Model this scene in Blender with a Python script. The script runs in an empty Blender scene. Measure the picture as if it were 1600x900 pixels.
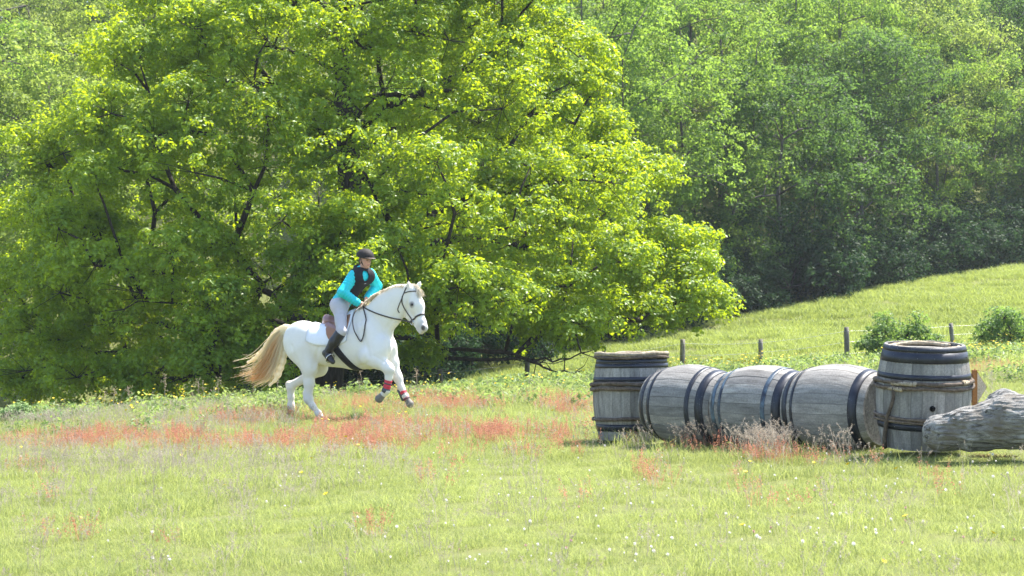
import bpy, math, random
import numpy as np
from mathutils import Vector, Matrix

# ------------------------------------------------------------------ camera, sky, sun, exposure
F_PX, CAM_Z = 2986.0, 1.6            # focal length in photo pixels (1600 px wide), eye height
SUN_AZ, SUN_EL = 40.0, 61.0          # azimuth from +X towards +Y, elevation
SUN_STRENGTH, SKY_STRENGTH, EXPOSURE = 5.0, 0.15, 1.55
HAZE_DENSITY = 0.00028

sc = bpy.context.scene
col = sc.collection
cam_d = bpy.data.cameras.new('camera')
cam = bpy.data.objects.new('camera', cam_d)
col.objects.link(cam)
sc.camera = cam
cam.location = (0, 0, CAM_Z)
cam.rotation_euler = (math.pi / 2, 0, 0)
cam_d.sensor_width = 36.0
cam_d.lens = F_PX * 36.0 / 1600.0
cam_d.clip_start, cam_d.clip_end = 0.1, 3000
cam_d.dof.use_dof = True
cam_d.dof.focus_distance = 25.0
cam_d.dof.aperture_fstop = 5.6

world = bpy.data.worlds.new('World')
sc.world = world
world.use_nodes = True
wn = world.node_tree.nodes
sky = wn.new('ShaderNodeTexSky')
sky.sky_type = 'NISHITA'
sky.sun_disc = False
sky.sun_elevation = math.radians(SUN_EL)
sky.sun_rotation = math.radians(90 - SUN_AZ)
world.node_tree.links.new(sky.outputs[0], wn['Background'].inputs[0])
wn['Background'].inputs[1].default_value = SKY_STRENGTH

sun_d = bpy.data.lights.new('sun', 'SUN')
sun_d.energy = SUN_STRENGTH
sun_d.angle = math.radians(0.55)
sun_d.color = (1.0, 0.95, 0.86)
sun = bpy.data.objects.new('sun', sun_d)
col.objects.link(sun)
_e, _a = math.radians(SUN_EL), math.radians(SUN_AZ)
SUN_DIR = Vector((math.cos(_a) * math.cos(_e), math.sin(_a) * math.cos(_e), math.sin(_e)))
sun.rotation_euler = (-SUN_DIR).to_track_quat('-Z', 'Y').to_euler()
sun.location = (30, 40, 60)

sc.view_settings.view_transform = 'Standard'
sc.view_settings.look = 'None'
sc.view_settings.exposure = EXPOSURE
sc.view_settings.gamma = 1.0
sc.view_settings.use_curve_mapping = False
sc.render.engine = 'CYCLES'
sc.cycles.use_denoising = True
sc.cycles.denoiser = 'OPENIMAGEDENOISE'
sc.cycles.denoising_input_passes = 'RGB_ALBEDO_NORMAL'
sc.cycles.denoising_prefilter = 'NONE'
sc.cycles.max_bounces = 7
sc.cycles.diffuse_bounces = 4
sc.cycles.glossy_bounces = 2
sc.cycles.transmission_bounces = 5
sc.cycles.transparent_max_bounces = 4
sc.cycles.volume_bounces = 0
sc.cycles.use_adaptive_sampling = False
sc.cycles.sample_clamp_indirect = 6.0

rng = np.random.default_rng(7)
random.seed(7)

# ------------------------------------------------------------------ small tools
def W(px, py, Y):
    """photo pixel + distance -> world point"""
    return np.array([(px - 800.0) / F_PX * Y, Y, CAM_Z - (py - 450.0) / F_PX * Y])

def sstep(a, b, x):
    t = np.clip((x - a) / (b - a), 0, 1)
    return t * t * (3 - 2 * t)

def _hash(i, j, k):
    n = (i * 374761393 + j * 668265263 + k * 2147483647 + 12345) & 0x7fffffff
    n = ((n ^ (n >> 13)) * 1274126177) & 0x7fffffff
    return ((n ^ (n >> 16)) & 0xffff) / 65535.0

def vnoise(p):
    """value noise, p (...,3) -> 0..1"""
    p = np.asarray(p, float)
    i = np.floor(p).astype(np.int64)
    f = p - i
    f = f * f * (3 - 2 * f)
    r = 0
    for dx in (0, 1):
        for dy in (0, 1):
            for dz in (0, 1):
                w = (f[..., 0] if dx else 1 - f[..., 0]) * (f[..., 1] if dy else 1 - f[..., 1]) * (f[..., 2] if dz else 1 - f[..., 2])
                r = r + w * _hash(i[..., 0] + dx, i[..., 1] + dy, i[..., 2] + dz)
    return r

def fbm(p, o=3):
    p = np.asarray(p, float)
    r, a, s = 0, 0.5, 0
    for _ in range(o):
        r = r + a * vnoise(p); s += a
        p = p * 2.03 + 17.3; a *= 0.5
    return r / s

def wood_edge(x):
    """distance at which the wood begins"""
    x = np.asarray(x, float)
    return np.where(x > 3, 67.0 + 0.955 * x, np.maximum(57.0, 69.87 + 1.7 * (x - 3)))

_GY = np.array([-60, 33, 50, 75, 92, 400.])
_GC = np.array([-.19, -.19, -1.32, -.78, -.95, -.95])
_GM = np.array([.05, .05, .10, .145, .155, .155])
def gz(x, y):
    """height of the ground"""
    x = np.asarray(x, float); y = np.asarray(y, float)
    yy = y - 0.22 * np.clip(x, -14, 10)
    c = np.interp(yy, _GY, _GC); m = np.interp(yy, _GY, _GM)
    xs = np.clip(x, -60, 60)
    z = c + m * xs
    e = wood_edge(xs)
    z = z + 0.40 * 60 * np.tanh(np.maximum(0, y - e - 1) / 90.0) * 1.6
    n = fbm(np.stack([x * .35, y * .35, 0 * x], -1), 2) - .5
    return z + n * (0.10 + 0.25 * sstep(45, 70, y))

def ground_at(px, py):
    """photo pixel -> point where its ray meets the ground"""
    Y = np.arange(6, 120, .1)
    X = (px - 800) / F_PX * Y
    d = CAM_Z - (py - 450) / F_PX * Y - gz(X, Y)
    k = np.argmax(d < 0) if (d < 0).any() else len(Y) - 1
    return np.array([X[k], Y[k], gz(X[k], Y[k])])

def tag(o, label=None, cat=None, group=None, kind=None):
    if label: o['label'] = label
    if cat: o['category'] = cat
    if group: o['group'] = group
    if kind: o['kind'] = kind
    return o

def empty(name, loc, label=None, cat=None, group=None):
    o = bpy.data.objects.new(name, None)
    o.empty_display_size = 0.1
    col.objects.link(o)
    o.location = loc
    return tag(o, label, cat, group)

def link(name, me, mat=None, parent=None, loc=(0, 0, 0)):
    o = bpy.data.objects.new(name, me)
    col.objects.link(o)
    o.location = loc
    if mat is not None and len(me.materials) == 0:
        me.materials.append(mat)
    if parent is not None:
        o.parent = parent
    return o

def mesh_np(name, v, faces, smooth=True, attrs=None):
    """mesh from an (N,3) array and an (M,k) index array (or a list of such arrays)"""
    me = bpy.data.meshes.new(name)
    v = np.ascontiguousarray(v, np.float32)
    fl = [np.asarray(f, np.int32) for f in (faces if isinstance(faces, list) else [faces])]
    fl = [f for f in fl if len(f)]
    me.vertices.add(len(v)); me.vertices.foreach_set('co', v.ravel())
    tot = np.concatenate([np.full(len(f), f.shape[1], np.int32) for f in fl])
    li = np.concatenate([f.ravel() for f in fl])
    st = np.concatenate([[0], np.cumsum(tot)[:-1]]).astype(np.int32)
    me.loops.add(len(li)); me.loops.foreach_set('vertex_index', li)
    me.polygons.add(len(tot)); me.polygons.foreach_set('loop_start', st)
    me.polygons.foreach_set('use_smooth', np.full(len(tot), smooth, bool))
    for n, (typ, a) in (attrs or {}).items():
        at = me.attributes.new(n, typ, 'POINT')
        a = np.ascontiguousarray(a, np.float32)
        at.data.foreach_set('color' if typ == 'FLOAT_COLOR' else ('vector' if typ == 'FLOAT_VECTOR' else 'value'), a.ravel())
    me.update(calc_edges=True)
    return me

def rgba(c):
    c = np.asarray(c, float)
    return np.concatenate([c, np.ones(c.shape[:-1] + (1,))], -1)

class MB:
    """collects simple shapes into one mesh"""
    def __init__(s):
        s.v = []; s.f = []; s.n = 0
    def add(s, v, f):
        v = np.asarray(v, float)
        s.v.append(v)
        for q in f: s.f.append(tuple(int(i) + s.n for i in q))
        s.n += len(v)
    def box(s, c, size, R=None):
        c = np.asarray(c, float); h = np.asarray(size, float) / 2
        v = np.array([[x, y, z] for x in (-1, 1) for y in (-1, 1) for z in (-1, 1)]) * h
        if R is not None: v = v @ np.asarray(R).T
        s.add(v + c, [(0, 1, 3, 2), (4, 6, 7, 5), (0, 4, 5, 1), (2, 3, 7, 6), (0, 2, 6, 4), (1, 5, 7, 3)])
    def tube(s, pts, rad, n=6, cap=True, flat=None):
        pts = np.asarray(pts, float); m = len(pts)
        rad = np.broadcast_to(np.asarray(rad, float), (m,))
        T = np.gradient(pts, axis=0)
        T /= np.linalg.norm(T, axis=1)[:, None] + 1e-12
        ref = np.array([0, 0, 1.]) if abs(T[0][2]) < .9 else np.array([1., 0, 0])
        V = []
        u = np.cross(T[0], ref); u /= np.linalg.norm(u)
        for i in range(m):
            u = u - T[i] * np.dot(u, T[i]); u /= np.linalg.norm(u) + 1e-12
            w = np.cross(T[i], u)
            for k in range(n):
                a = 2 * math.pi * k / n
                V.append(pts[i] + rad[i] * (u * math.cos(a) + w * math.sin(a)))
        Fc = [(i * n + k, i * n + (k + 1) % n, (i + 1) * n + (k + 1) % n, (i + 1) * n + k) for i in range(m - 1) for k in range(n)]
        if cap:
            Fc += [tuple(range(n - 1, -1, -1)), tuple((m - 1) * n + k for k in range(n))]
        s.add(V, Fc)
    def build(s, name, mat, parent=None, loc=(0, 0, 0), smooth=True):
        me = s.mesh(name, smooth)
        return link(name, me, mat, parent, loc)
    def mesh(s, name, smooth=True):
        me = bpy.data.meshes.new(name)
        me.from_pydata([tuple(p) for p in np.concatenate(s.v)], [], s.f)
        me.polygons.foreach_set('use_smooth', np.full(len(me.polygons), smooth, bool))
        me.update()
        return me

# ------------------------------------------------------------------ materials
def new_mat(name):
    m = bpy.data.materials.new(name); m.use_nodes = True
    nt = m.node_tree; nt.nodes.clear()
    out = nt.nodes.new('ShaderNodeOutputMaterial')
    return m, nt, out

class NT:
    def __init__(s, nt): s.nt = nt
    def n(s, typ, **kw):
        nd = s.nt.nodes.new(typ)
        for k, v in kw.items(): setattr(nd, k, v)
        return nd
    def l(s, a, b): s.nt.links.new(a, b)
    def val(s, sock, v):
        if hasattr(v, 'is_linked') or hasattr(v, 'links'): s.l(v, sock)
        else: sock.default_value = v
    def math(s, op, a, b=0.0, clamp=False):
        nd = s.n('ShaderNodeMath', operation=op, use_clamp=clamp)
        s.val(nd.inputs[0], a); s.val(nd.inputs[1], b)
        return nd.outputs[0]
    def mix(s, fac, a, b, mode='MIX'):
        nd = s.n('ShaderNodeMix', data_type='RGBA', blend_type=mode)
        s.val(nd.inputs[0], fac)
        for sk, v in ((nd.inputs[6], a), (nd.inputs[7], b)):
            if isinstance(v, (tuple, list)): sk.default_value = (*v[:3], 1)
            else: s.l(v, sk)
        return nd.outputs[2]
    def noise(s, scale, detail=3, vec=None, rough=.55, dim='3D'):
        nd = s.n('ShaderNodeTexNoise', noise_dimensions=dim)
        nd.inputs['Scale'].default_value = scale; nd.inputs['Detail'].default_value = detail
        nd.inputs['Roughness'].default_value = rough
        if vec is not None: s.l(vec, nd.inputs['Vector'])
        return nd.outputs[0]
    def ramp(s, fac, stops):
        nd = s.n('ShaderNodeValToRGB')
        s.l(fac, nd.inputs[0])
        el = nd.color_ramp.elements
        while len(el) < len(stops): el.new(.5)
        for e, (p, c) in zip(el, stops):
            e.position = p; e.color = (*c[:3], 1) if not isinstance(c, float) else (c, c, c, 1)
        return nd.outputs[0]
    def coord(s, which='Object', scale=(1, 1, 1)):
        tc = s.n('ShaderNodeTexCoord'); mp = s.n('ShaderNodeMapping')
        mp.inputs['Scale'].default_value = scale
        s.l(tc.outputs[which], mp.inputs[0])
        return mp.outputs[0]
    def attr(s, name, typ='GEOMETRY', out='Fac'):
        nd = s.n('ShaderNodeAttribute', attribute_name=name, attribute_type=typ)
        return nd.outputs[out]
    def principled(s, color, rough=.6, spec=.4, metal=0.0, normal=None):
        b = s.n('ShaderNodeBsdfPrincipled')
        if isinstance(color, (tuple, list)): b.inputs['Base Color'].default_value = (*color[:3], 1)
        else: s.l(color, b.inputs['Base Color'])
        s.val(b.inputs['Roughness'], rough)
        b.inputs['Specular IOR Level'].default_value = spec
        b.inputs['Metallic'].default_value = metal
        if normal is not None: s.l(normal, b.inputs['Normal'])
        return b
    def bump(s, h, strength=.4, dist=.01):
        nd = s.n('ShaderNodeBump')
        nd.inputs['Strength'].default_value = strength; nd.inputs['Distance'].default_value = dist
        s.l(h, nd.inputs['Height'])
        return nd.outputs[0]

def simple_mat(name, color, rough=.6, spec=.4, var=.25, scale=14., metal=0.0, bump=.25, coords='Object'):
    m, nt, out = new_mat(name); t = NT(nt)
    v = t.noise(scale, 4, t.coord(coords))
    c = t.mix(v, tuple(x * (1 - var) for x in color), tuple(min(1, x * (1 + var)) for x in color))
    b = t.principled(c, rough, spec, metal, t.bump(t.noise(scale * 5, 3, t.coord(coords)), bump, .004))
    t.l(b.outputs[0], out.inputs[0])
    return m

def leaf_mat(name, dark, light, trans, fac=.5, inst=None, rough=.5, spec=.35):
    """leaf: diffuse and gloss on one side, light shining through from the other"""
    m, nt, out = new_mat(name); t = NT(nt)
    a = t.attr('tint') if inst is None else t.attr('tint', 'INSTANCER')
    r = t.n('ShaderNodeObjectInfo').outputs['Random']
    if inst is not None:
        a = t.math('ADD', t.math('MULTIPLY', a, .6), t.math('MULTIPLY', t.attr('tint'), .4))
    else:
        a = t.math('ADD', t.math('MULTIPLY', a, .8), t.math('MULTIPLY', r, .2))
    c = t.mix(a, dark, light)
    tr = t.mix(a, tuple(x * .72 for x in trans), tuple(min(1, x * 1.15) for x in trans))
    b = t.principled(c, rough, spec)
    tb = t.n('ShaderNodeBsdfTranslucent'); t.l(tr, tb.inputs[0])
    mx = t.n('ShaderNodeMixShader'); mx.inputs[0].default_value = fac
    t.l(b.outputs[0], mx.inputs[1]); t.l(tb.outputs[0], mx.inputs[2])
    t.l(mx.outputs[0], out.inputs[0])
    return m

def vcol_mat(name, rough=.6, spec=.3, bump=.15, scale=60, sheen=0.0, lo=.86):
    m, nt, out = new_mat(name); t = NT(nt)
    c = t.attr('Col', 'GEOMETRY', 'Color')
    v = t.noise(scale, 4, t.coord())
    c = t.mix(1.0, c, t.ramp(v, [(.3, (lo, lo, lo)), (.7, (1.0, 1.0, 1.0))]), 'MULTIPLY')
    b = t.principled(c, rough, spec, 0, t.bump(v, bump, .006))
    if sheen: b.inputs['Sheen Weight'].default_value = sheen
    t.l(b.outputs[0], out.inputs[0])
    return m

def hair_mat(name):
    m, nt, out = new_mat(name); t = NT(nt)
    c = t.attr('Col', 'GEOMETRY', 'Color')
    b = t.principled(c, .45, .4)
    tb = t.n('ShaderNodeBsdfTranslucent'); t.l(c, tb.inputs[0])
    mx = t.n('ShaderNodeMixShader'); mx.inputs[0].default_value = .4
    t.l(b.outputs[0], mx.inputs[1]); t.l(tb.outputs[0], mx.inputs[2]); t.l(mx.outputs[0], out.inputs[0])
    return m

def bark_mat(name, c1, c2):
    m, nt, out = new_mat(name); t = NT(nt)
    v = t.noise(5, 5, t.coord('Object', (4, 4, 1)))
    c = t.ramp(v, [(.3, c1), (.7, c2)])
    b = t.principled(c, .85, .2, 0, t.bump(v, .8, .03))
    t.l(b.outputs[0], out.inputs[0])
    return m

# ------------------------------------------------------------------ smooth solids (signed distance -> mesh)
def surface_nets(Fv, lo, h):
    ins = Fv < 0
    c = [(i, j, k) for i in (0, 1) for j in (0, 1) for k in (0, 1)]
    nx, ny, nz = Fv.shape
    sl = lambda A, o: A[o[0]:nx - 1 + o[0], o[1]:ny - 1 + o[1], o[2]:nz - 1 + o[2]]
    s = sum(sl(ins, o).astype(np.int8) for o in c)
    act = (s > 0) & (s < 8)
    ijk = np.argwhere(act)
    fv = {o: sl(Fv, o)[act] for o in c}
    acc = np.zeros((len(ijk), 3)); cnt = np.zeros(len(ijk))
    for a in c:
        for ax in range(3):
            if a[ax]: continue
            b = list(a); b[ax] = 1; b = tuple(b)
            fa, fb = fv[a], fv[b]
            x = (fa < 0) != (fb < 0)
            t = np.where(x, fa / np.where(x, fa - fb, 1), 0)
            p = np.tile(np.array(a, float), (len(ijk), 1)); p[:, ax] += t
            acc += p * x[:, None]; cnt += x
    V = (ijk + acc / cnt[:, None]) * h + lo
    idx = np.full(act.shape, -1, np.int64); idx[act] = np.arange(len(ijk))
    Q = []
    for ax in range(3):
        o1, o2 = [(1, 2), (2, 0), (0, 1)][ax]
        A = ins[tuple(slice(0, -1) if d == ax else slice(1, -1) for d in range(3))]
        B = ins[tuple(slice(1, None) if d == ax else slice(1, -1) for d in range(3))]
        e = np.argwhere(A != B)
        if len(e) == 0: continue
        sgn = A[A != B]
        e = e + np.array([0 if d == ax else 1 for d in range(3)])
        def cell(d1, d2):
            q = e.copy(); q[:, o1] -= d1; q[:, o2] -= d2
            return idx[q[:, 0], q[:, 1], q[:, 2]]
        q = np.stack([cell(1, 1), cell(0, 1), cell(0, 0), cell(1, 0)], 1)
        q[~sgn] = q[~sgn][:, ::-1]
        Q.append(q)
    return V, np.concatenate(Q)

class Solid:
    """smooth union of tapered limbs and ellipsoids"""
    def __init__(s): s.p = []
    def limb(s, a, b, ra, rb, k=.04, q=1.0, n=None):
        s.p.append(('c', np.asarray(a, float), np.asarray(b, float), ra, rb, k, q, None if n is None else np.asarray(n, float))); return s
    def ell(s, c, r, R=np.eye(3), k=.06):
        s.p.append(('e', np.asarray(c, float), np.asarray(r, float), np.asarray(R, float), 0, k)); return s
    def cut(s, c, r, R=np.eye(3), k=.02):
        s.p.append(('x', np.asarray(c, float), np.asarray(r, float), np.asarray(R, float), 0, k)); return s
    def plane(s, c, n, k=.006):          # keeps the side against n
        s.p.append(('p', np.asarray(c, float), np.asarray(n, float) / np.linalg.norm(n), None, 0, k)); return s
    def copy(s, off=0.0):
        o = Solid()
        for p in s.p:
            p = list(p)
            if p[0] == 'c': p[3] += off; p[4] += off
            elif p[0] == 'e': p[2] = p[2] + off
            o.p.append(tuple(p))
        return o
    @staticmethod
    def dist(p, P):
        if p[0] == 'c':
            _, a, b, ra, rb, k, q, n = p
            ba = b - a
            t = np.clip(((P - a) @ ba) / max(ba @ ba, 1e-9), 0, 1)
            d = P - a - t[..., None] * ba
            l2 = (d * d).sum(-1)
            if n is not None:
                c = d @ n
                l2 = np.maximum(l2 - c * c, 0) + (c / q) ** 2
            return np.sqrt(l2) - (ra + (rb - ra) * t)
        if p[0] == 'p':
            return (P - p[1]) @ p[2]
        _, c, r, R, _, k = p
        x = (P - c) @ R          # columns of R are the axes
        k0 = np.linalg.norm(x / r, axis=-1); k1 = np.linalg.norm(x / (r * r), axis=-1) + 1e-9
        return k0 * (k0 - 1) / k1
    @staticmethod
    def smin(a, b, k):
        h = np.maximum(k - np.abs(a - b), 0) / k
        return np.minimum(a, b) - h * h * k * .25
    def comb(s, F0, p, d):
        k = max(p[5], 1e-4)
        if p[0] in 'xp':
            return -Solid.smin(-F0, d if p[0] == 'x' else -d, k)
        return Solid.smin(F0, d, k)
    def ev(s, P):
        P = np.asarray(P, float)
        r = np.full(P.shape[:-1], 9.0)
        for p in s.p: r = s.comb(r, p, s.dist(p, P))
        return r
    def bounds(s):
        lo = np.full(3, 9e9); hi = -lo
        for p in s.p:
            b = s.pb(p)
            if b is not None and p[0] not in 'xp':
                lo = np.minimum(lo, b[0]); hi = np.maximum(hi, b[1])
        return lo, hi
    def pb(s, p):
        if p[0] == 'c':
            r = max(p[3], p[4])
            return np.minimum(p[1], p[2]) - r, np.maximum(p[1], p[2]) + r
        if p[0] == 'p': return None
        e = np.abs(p[3]) @ p[2]
        return p[1] - e, p[1] + e
    def mesh(s, h, disp=None):
        lo, hi = s.bounds(); m = 4 * h
        lo = lo - m; hi = hi + m
        n = np.ceil((hi - lo) / h).astype(int) + 1
        Fv = np.full(n, 9.0)
        ax = [lo[d] + h * np.arange(n[d]) for d in range(3)]
        for p in s.p:
            b = s.pb(p)
            if b is None: i0 = np.zeros(3, int); i1 = n
            else:
                g = p[5] + 5 * h
                i0 = np.clip(np.floor((b[0] - g - lo) / h).astype(int), 0, n); i1 = np.clip(np.ceil((b[1] + g - lo) / h).astype(int) + 1, 0, n)
            if (i1 <= i0).any(): continue
            G = np.stack(np.meshgrid(*[ax[d][i0[d]:i1[d]] for d in range(3)], indexing='ij'), -1)
            S = tuple(slice(i0[d], i1[d]) for d in range(3))
            Fv[S] = s.comb(Fv[S], p, s.dist(p, G))
        if disp is not None:
            near = np.abs(Fv) < .15
            G = lo + h * np.argwhere(near)
            Fv[near] += disp(G)
        return surface_nets(Fv, lo, h)
    def shell(s, c, dirs, off=0.0, rmax=1.2):
        """points on the surface, marching out from c along dirs"""
        c = np.broadcast_to(np.asarray(c, float), np.asarray(dirs).shape)
        ts = np.linspace(0.0, rmax, 160)
        P = c[..., None, :] + ts[:, None] * np.asarray(dirs)[..., None, :]
        d = s.ev(P)
        out = d > 0
        k = np.argmax(out, -1)
        k = np.clip(k, 1, len(ts) - 1)
        d0 = np.take_along_axis(d, (k - 1)[..., None], -1)[..., 0]; d1 = np.take_along_axis(d, k[..., None], -1)[..., 0]
        t = ts[k - 1] + (ts[1] - ts[0]) * (-d0) / np.maximum(d1 - d0, 1e-6)
        return c + (t + off)[..., None] * np.asarray(dirs)

def unit(v):
    v = np.asarray(v, float); return v / (np.linalg.norm(v) + 1e-12)

def smooth_path(P, n=8):
    P = np.asarray(P, float)
    Q = np.vstack([2 * P[0] - P[1], P, 2 * P[-1] - P[-2]])
    out = []
    for i in range(1, len(Q) - 2):
        p0, p1, p2, p3 = Q[i - 1:i + 3]
        for t in np.linspace(0, 1, n, endpoint=False):
            out.append(.5 * (2 * p1 + (p2 - p0) * t + (2 * p0 - 5 * p1 + 4 * p2 - p3) * t * t + (3 * p1 - p0 - 3 * p2 + p3) * t ** 3))
    out.append(P[-1])
    return np.array(out)

def sheet(rows, thick, closed=False):
    """a sheet with thickness from a grid of points (m,n,3); the second layer lies below by thick along the normal"""
    A = np.asarray(rows, float); m, n = A.shape[:2]
    du = np.gradient(A, axis=0); dv = np.gradient(A, axis=1)
    N = np.cross(du, dv); N /= np.linalg.norm(N, axis=-1)[..., None] + 1e-12
    B = A + N * thick
    V = np.concatenate([A.reshape(-1, 3), B.reshape(-1, 3)])
    Fc = []
    o = m * n
    jn = n if closed else n - 1
    for i in range(m - 1):
        for j in range(jn):
            a, b, c, d = i * n + j, i * n + (j + 1) % n, (i + 1) * n + (j + 1) % n, (i + 1) * n + j
            Fc.append((a, b, c, d)); Fc.append((o + d, o + c, o + b, o + a))
    for j in range(jn):
        j2 = (j + 1) % n
        Fc.append((j2, j, o + j, o + j2)); k = (m - 1) * n
        Fc.append((k + j, k + j2, o + k + j2, o + k + j))
    if not closed:
        for i in range(m - 1):
            Fc.append((i * n, (i + 1) * n, o + (i + 1) * n, o + i * n))
            Fc.append(((i + 1) * n + n - 1, i * n + n - 1, o + i * n + n - 1, o + (i + 1) * n + n - 1))
    return V, Fc

# ================================================================== the setting
# ------------------------------------------------------------------ ground
def ground_material():
    m, nt, out = new_mat('meadow_ground'); t = NT(nt)
    co = t.coord('Object')
    a = t.noise(.35, 4, co); b = t.noise(6, 5, co)
    c = t.mix(a, (.10, .13, .035), (.17, .19, .06))
    c = t.mix(t.math('MULTIPLY', b, .6), c, (.13, .11, .055))
    p = t.principled(c, .95, .1, 0, t.bump(b, .6, .05))
    t.l(p.outputs[0], out.inputs[0])
    return m
gx = np.concatenate([np.linspace(-600, -70, 14), np.linspace(-64, -24, 22), np.linspace(-22, 34, 150), np.linspace(36, 74, 20), np.linspace(80, 600, 14)])
gy = np.concatenate([np.linspace(-60, 6, 16), np.linspace(7, 60, 160), np.linspace(61, 110, 70), np.linspace(113, 260, 40), np.linspace(275, 900, 14)])
GX, GY = np.meshgrid(gx, gy, indexing='ij')
GV = np.stack([GX, GY, gz(GX, GY)], -1)
_i = np.arange(len(gx) * len(gy)).reshape(len(gx), len(gy))
GF = np.stack([_i[:-1, :-1], _i[1:, :-1], _i[1:, 1:], _i[:-1, 1:]], -1).reshape(-1, 4)
ground = link('ground', mesh_np('ground', GV.reshape(-1, 3), GF), ground_material())
tag(ground, 'sloping meadow ground rising to a wooded hillside', 'ground', kind='structure')

# ------------------------------------------------------------------ trees
def leaf_arrays(c, nrm, L, Wd, r, fold=.18):
    n = len(c)
    nrm = nrm / (np.linalg.norm(nrm, axis=1)[:, None] + 1e-9)
    d = np.cross(nrm, r.normal(size=(n, 3))); d /= np.linalg.norm(d, axis=1)[:, None] + 1e-9
    w = np.cross(nrm, d)
    s = r.uniform(.65, 1.3, n)[:, None]
    up = nrm * fold * Wd * s
    V = np.stack([c - d * L * .5 * s, c + w * Wd * .5 * s + up - d * L * .06 * s, c + d * L * .5 * s, c - w * Wd * .5 * s + up - d * L * .06 * s], 1).reshape(-1, 3)
    i = np.arange(n)[:, None] * 4
    Fc = np.concatenate([i + np.array([0, 1, 2]), i + np.array([0, 2, 3])])
    return V, Fc

def crown_mesh(name, B, R, ncl, nlf, L, Wd, cl_r, r, flat=.62, up=.5, lift=.25, rin=.45, puff=False):
    """leaves in twig tufts on boughs. B bough centres, R bough radii"""
    m = len(B)
    dirs = r.normal(size=(m, ncl, 3))
    dirs[..., 2] = dirs[..., 2] * .8 + lift
    dirs /= np.linalg.norm(dirs, axis=-1)[..., None]
    rad = r.uniform(rin, 1.0, (m, ncl, 1)) ** .6
    if rin > .5: rad = np.where(r.uniform(size=rad.shape) < .22, r.uniform(1.0, 1.38, rad.shape), rad)
    off = dirs * rad * R[:, None, None] * (np.array([1, 1, flat]) * r.uniform(.75, 1.25, (m, 1, 3)))
    C = B[:, None] + off
    keep = r.uniform(size=(m, ncl)) < .92
    C = C[keep]; D = dirs[keep]
    tb = np.repeat(r.uniform(-.22, .22, m)[:, None], ncl, 1)[keep]
    k = len(C)
    o = r.normal(size=(k, nlf, 3)); o /= np.linalg.norm(o, axis=-1)[..., None] + 1e-9
    rr = r.uniform(.2, 1, (k, nlf, 1)) ** .5
    if puff: rr = r.uniform(.62, 1.08, (k, nlf, 1)); o[..., 2] = np.where(r.uniform(size=o.shape[:2]) < .6, np.abs(o[..., 2]), o[..., 2])
    sz = r.uniform(.6, 1.35, (k, 1, 1))
    P = C[:, None] + o * rr * cl_r * sz * np.array([1, 1, .75])
    N = o * .55 + D[:, None] * .45 + np.array([0, 0, up]) + r.normal(size=o.shape) * .45
    if puff: N = o * .85 + D[:, None] * .2 + np.array([0, 0, .35]) + r.normal(size=o.shape) * .33
    tint = np.clip(.5 + tb[:, None] + r.normal(0, .2, (k, 1)) + r.normal(0, .16, (k, nlf)), 0, 1)
    V, Fc = leaf_arrays(P.reshape(-1, 3), N.reshape(-1, 3), L, Wd, r)
    return mesh_np(name, V, Fc, False, {'tint': ('FLOAT', np.repeat(tint.ravel(), 4))}), C

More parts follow.
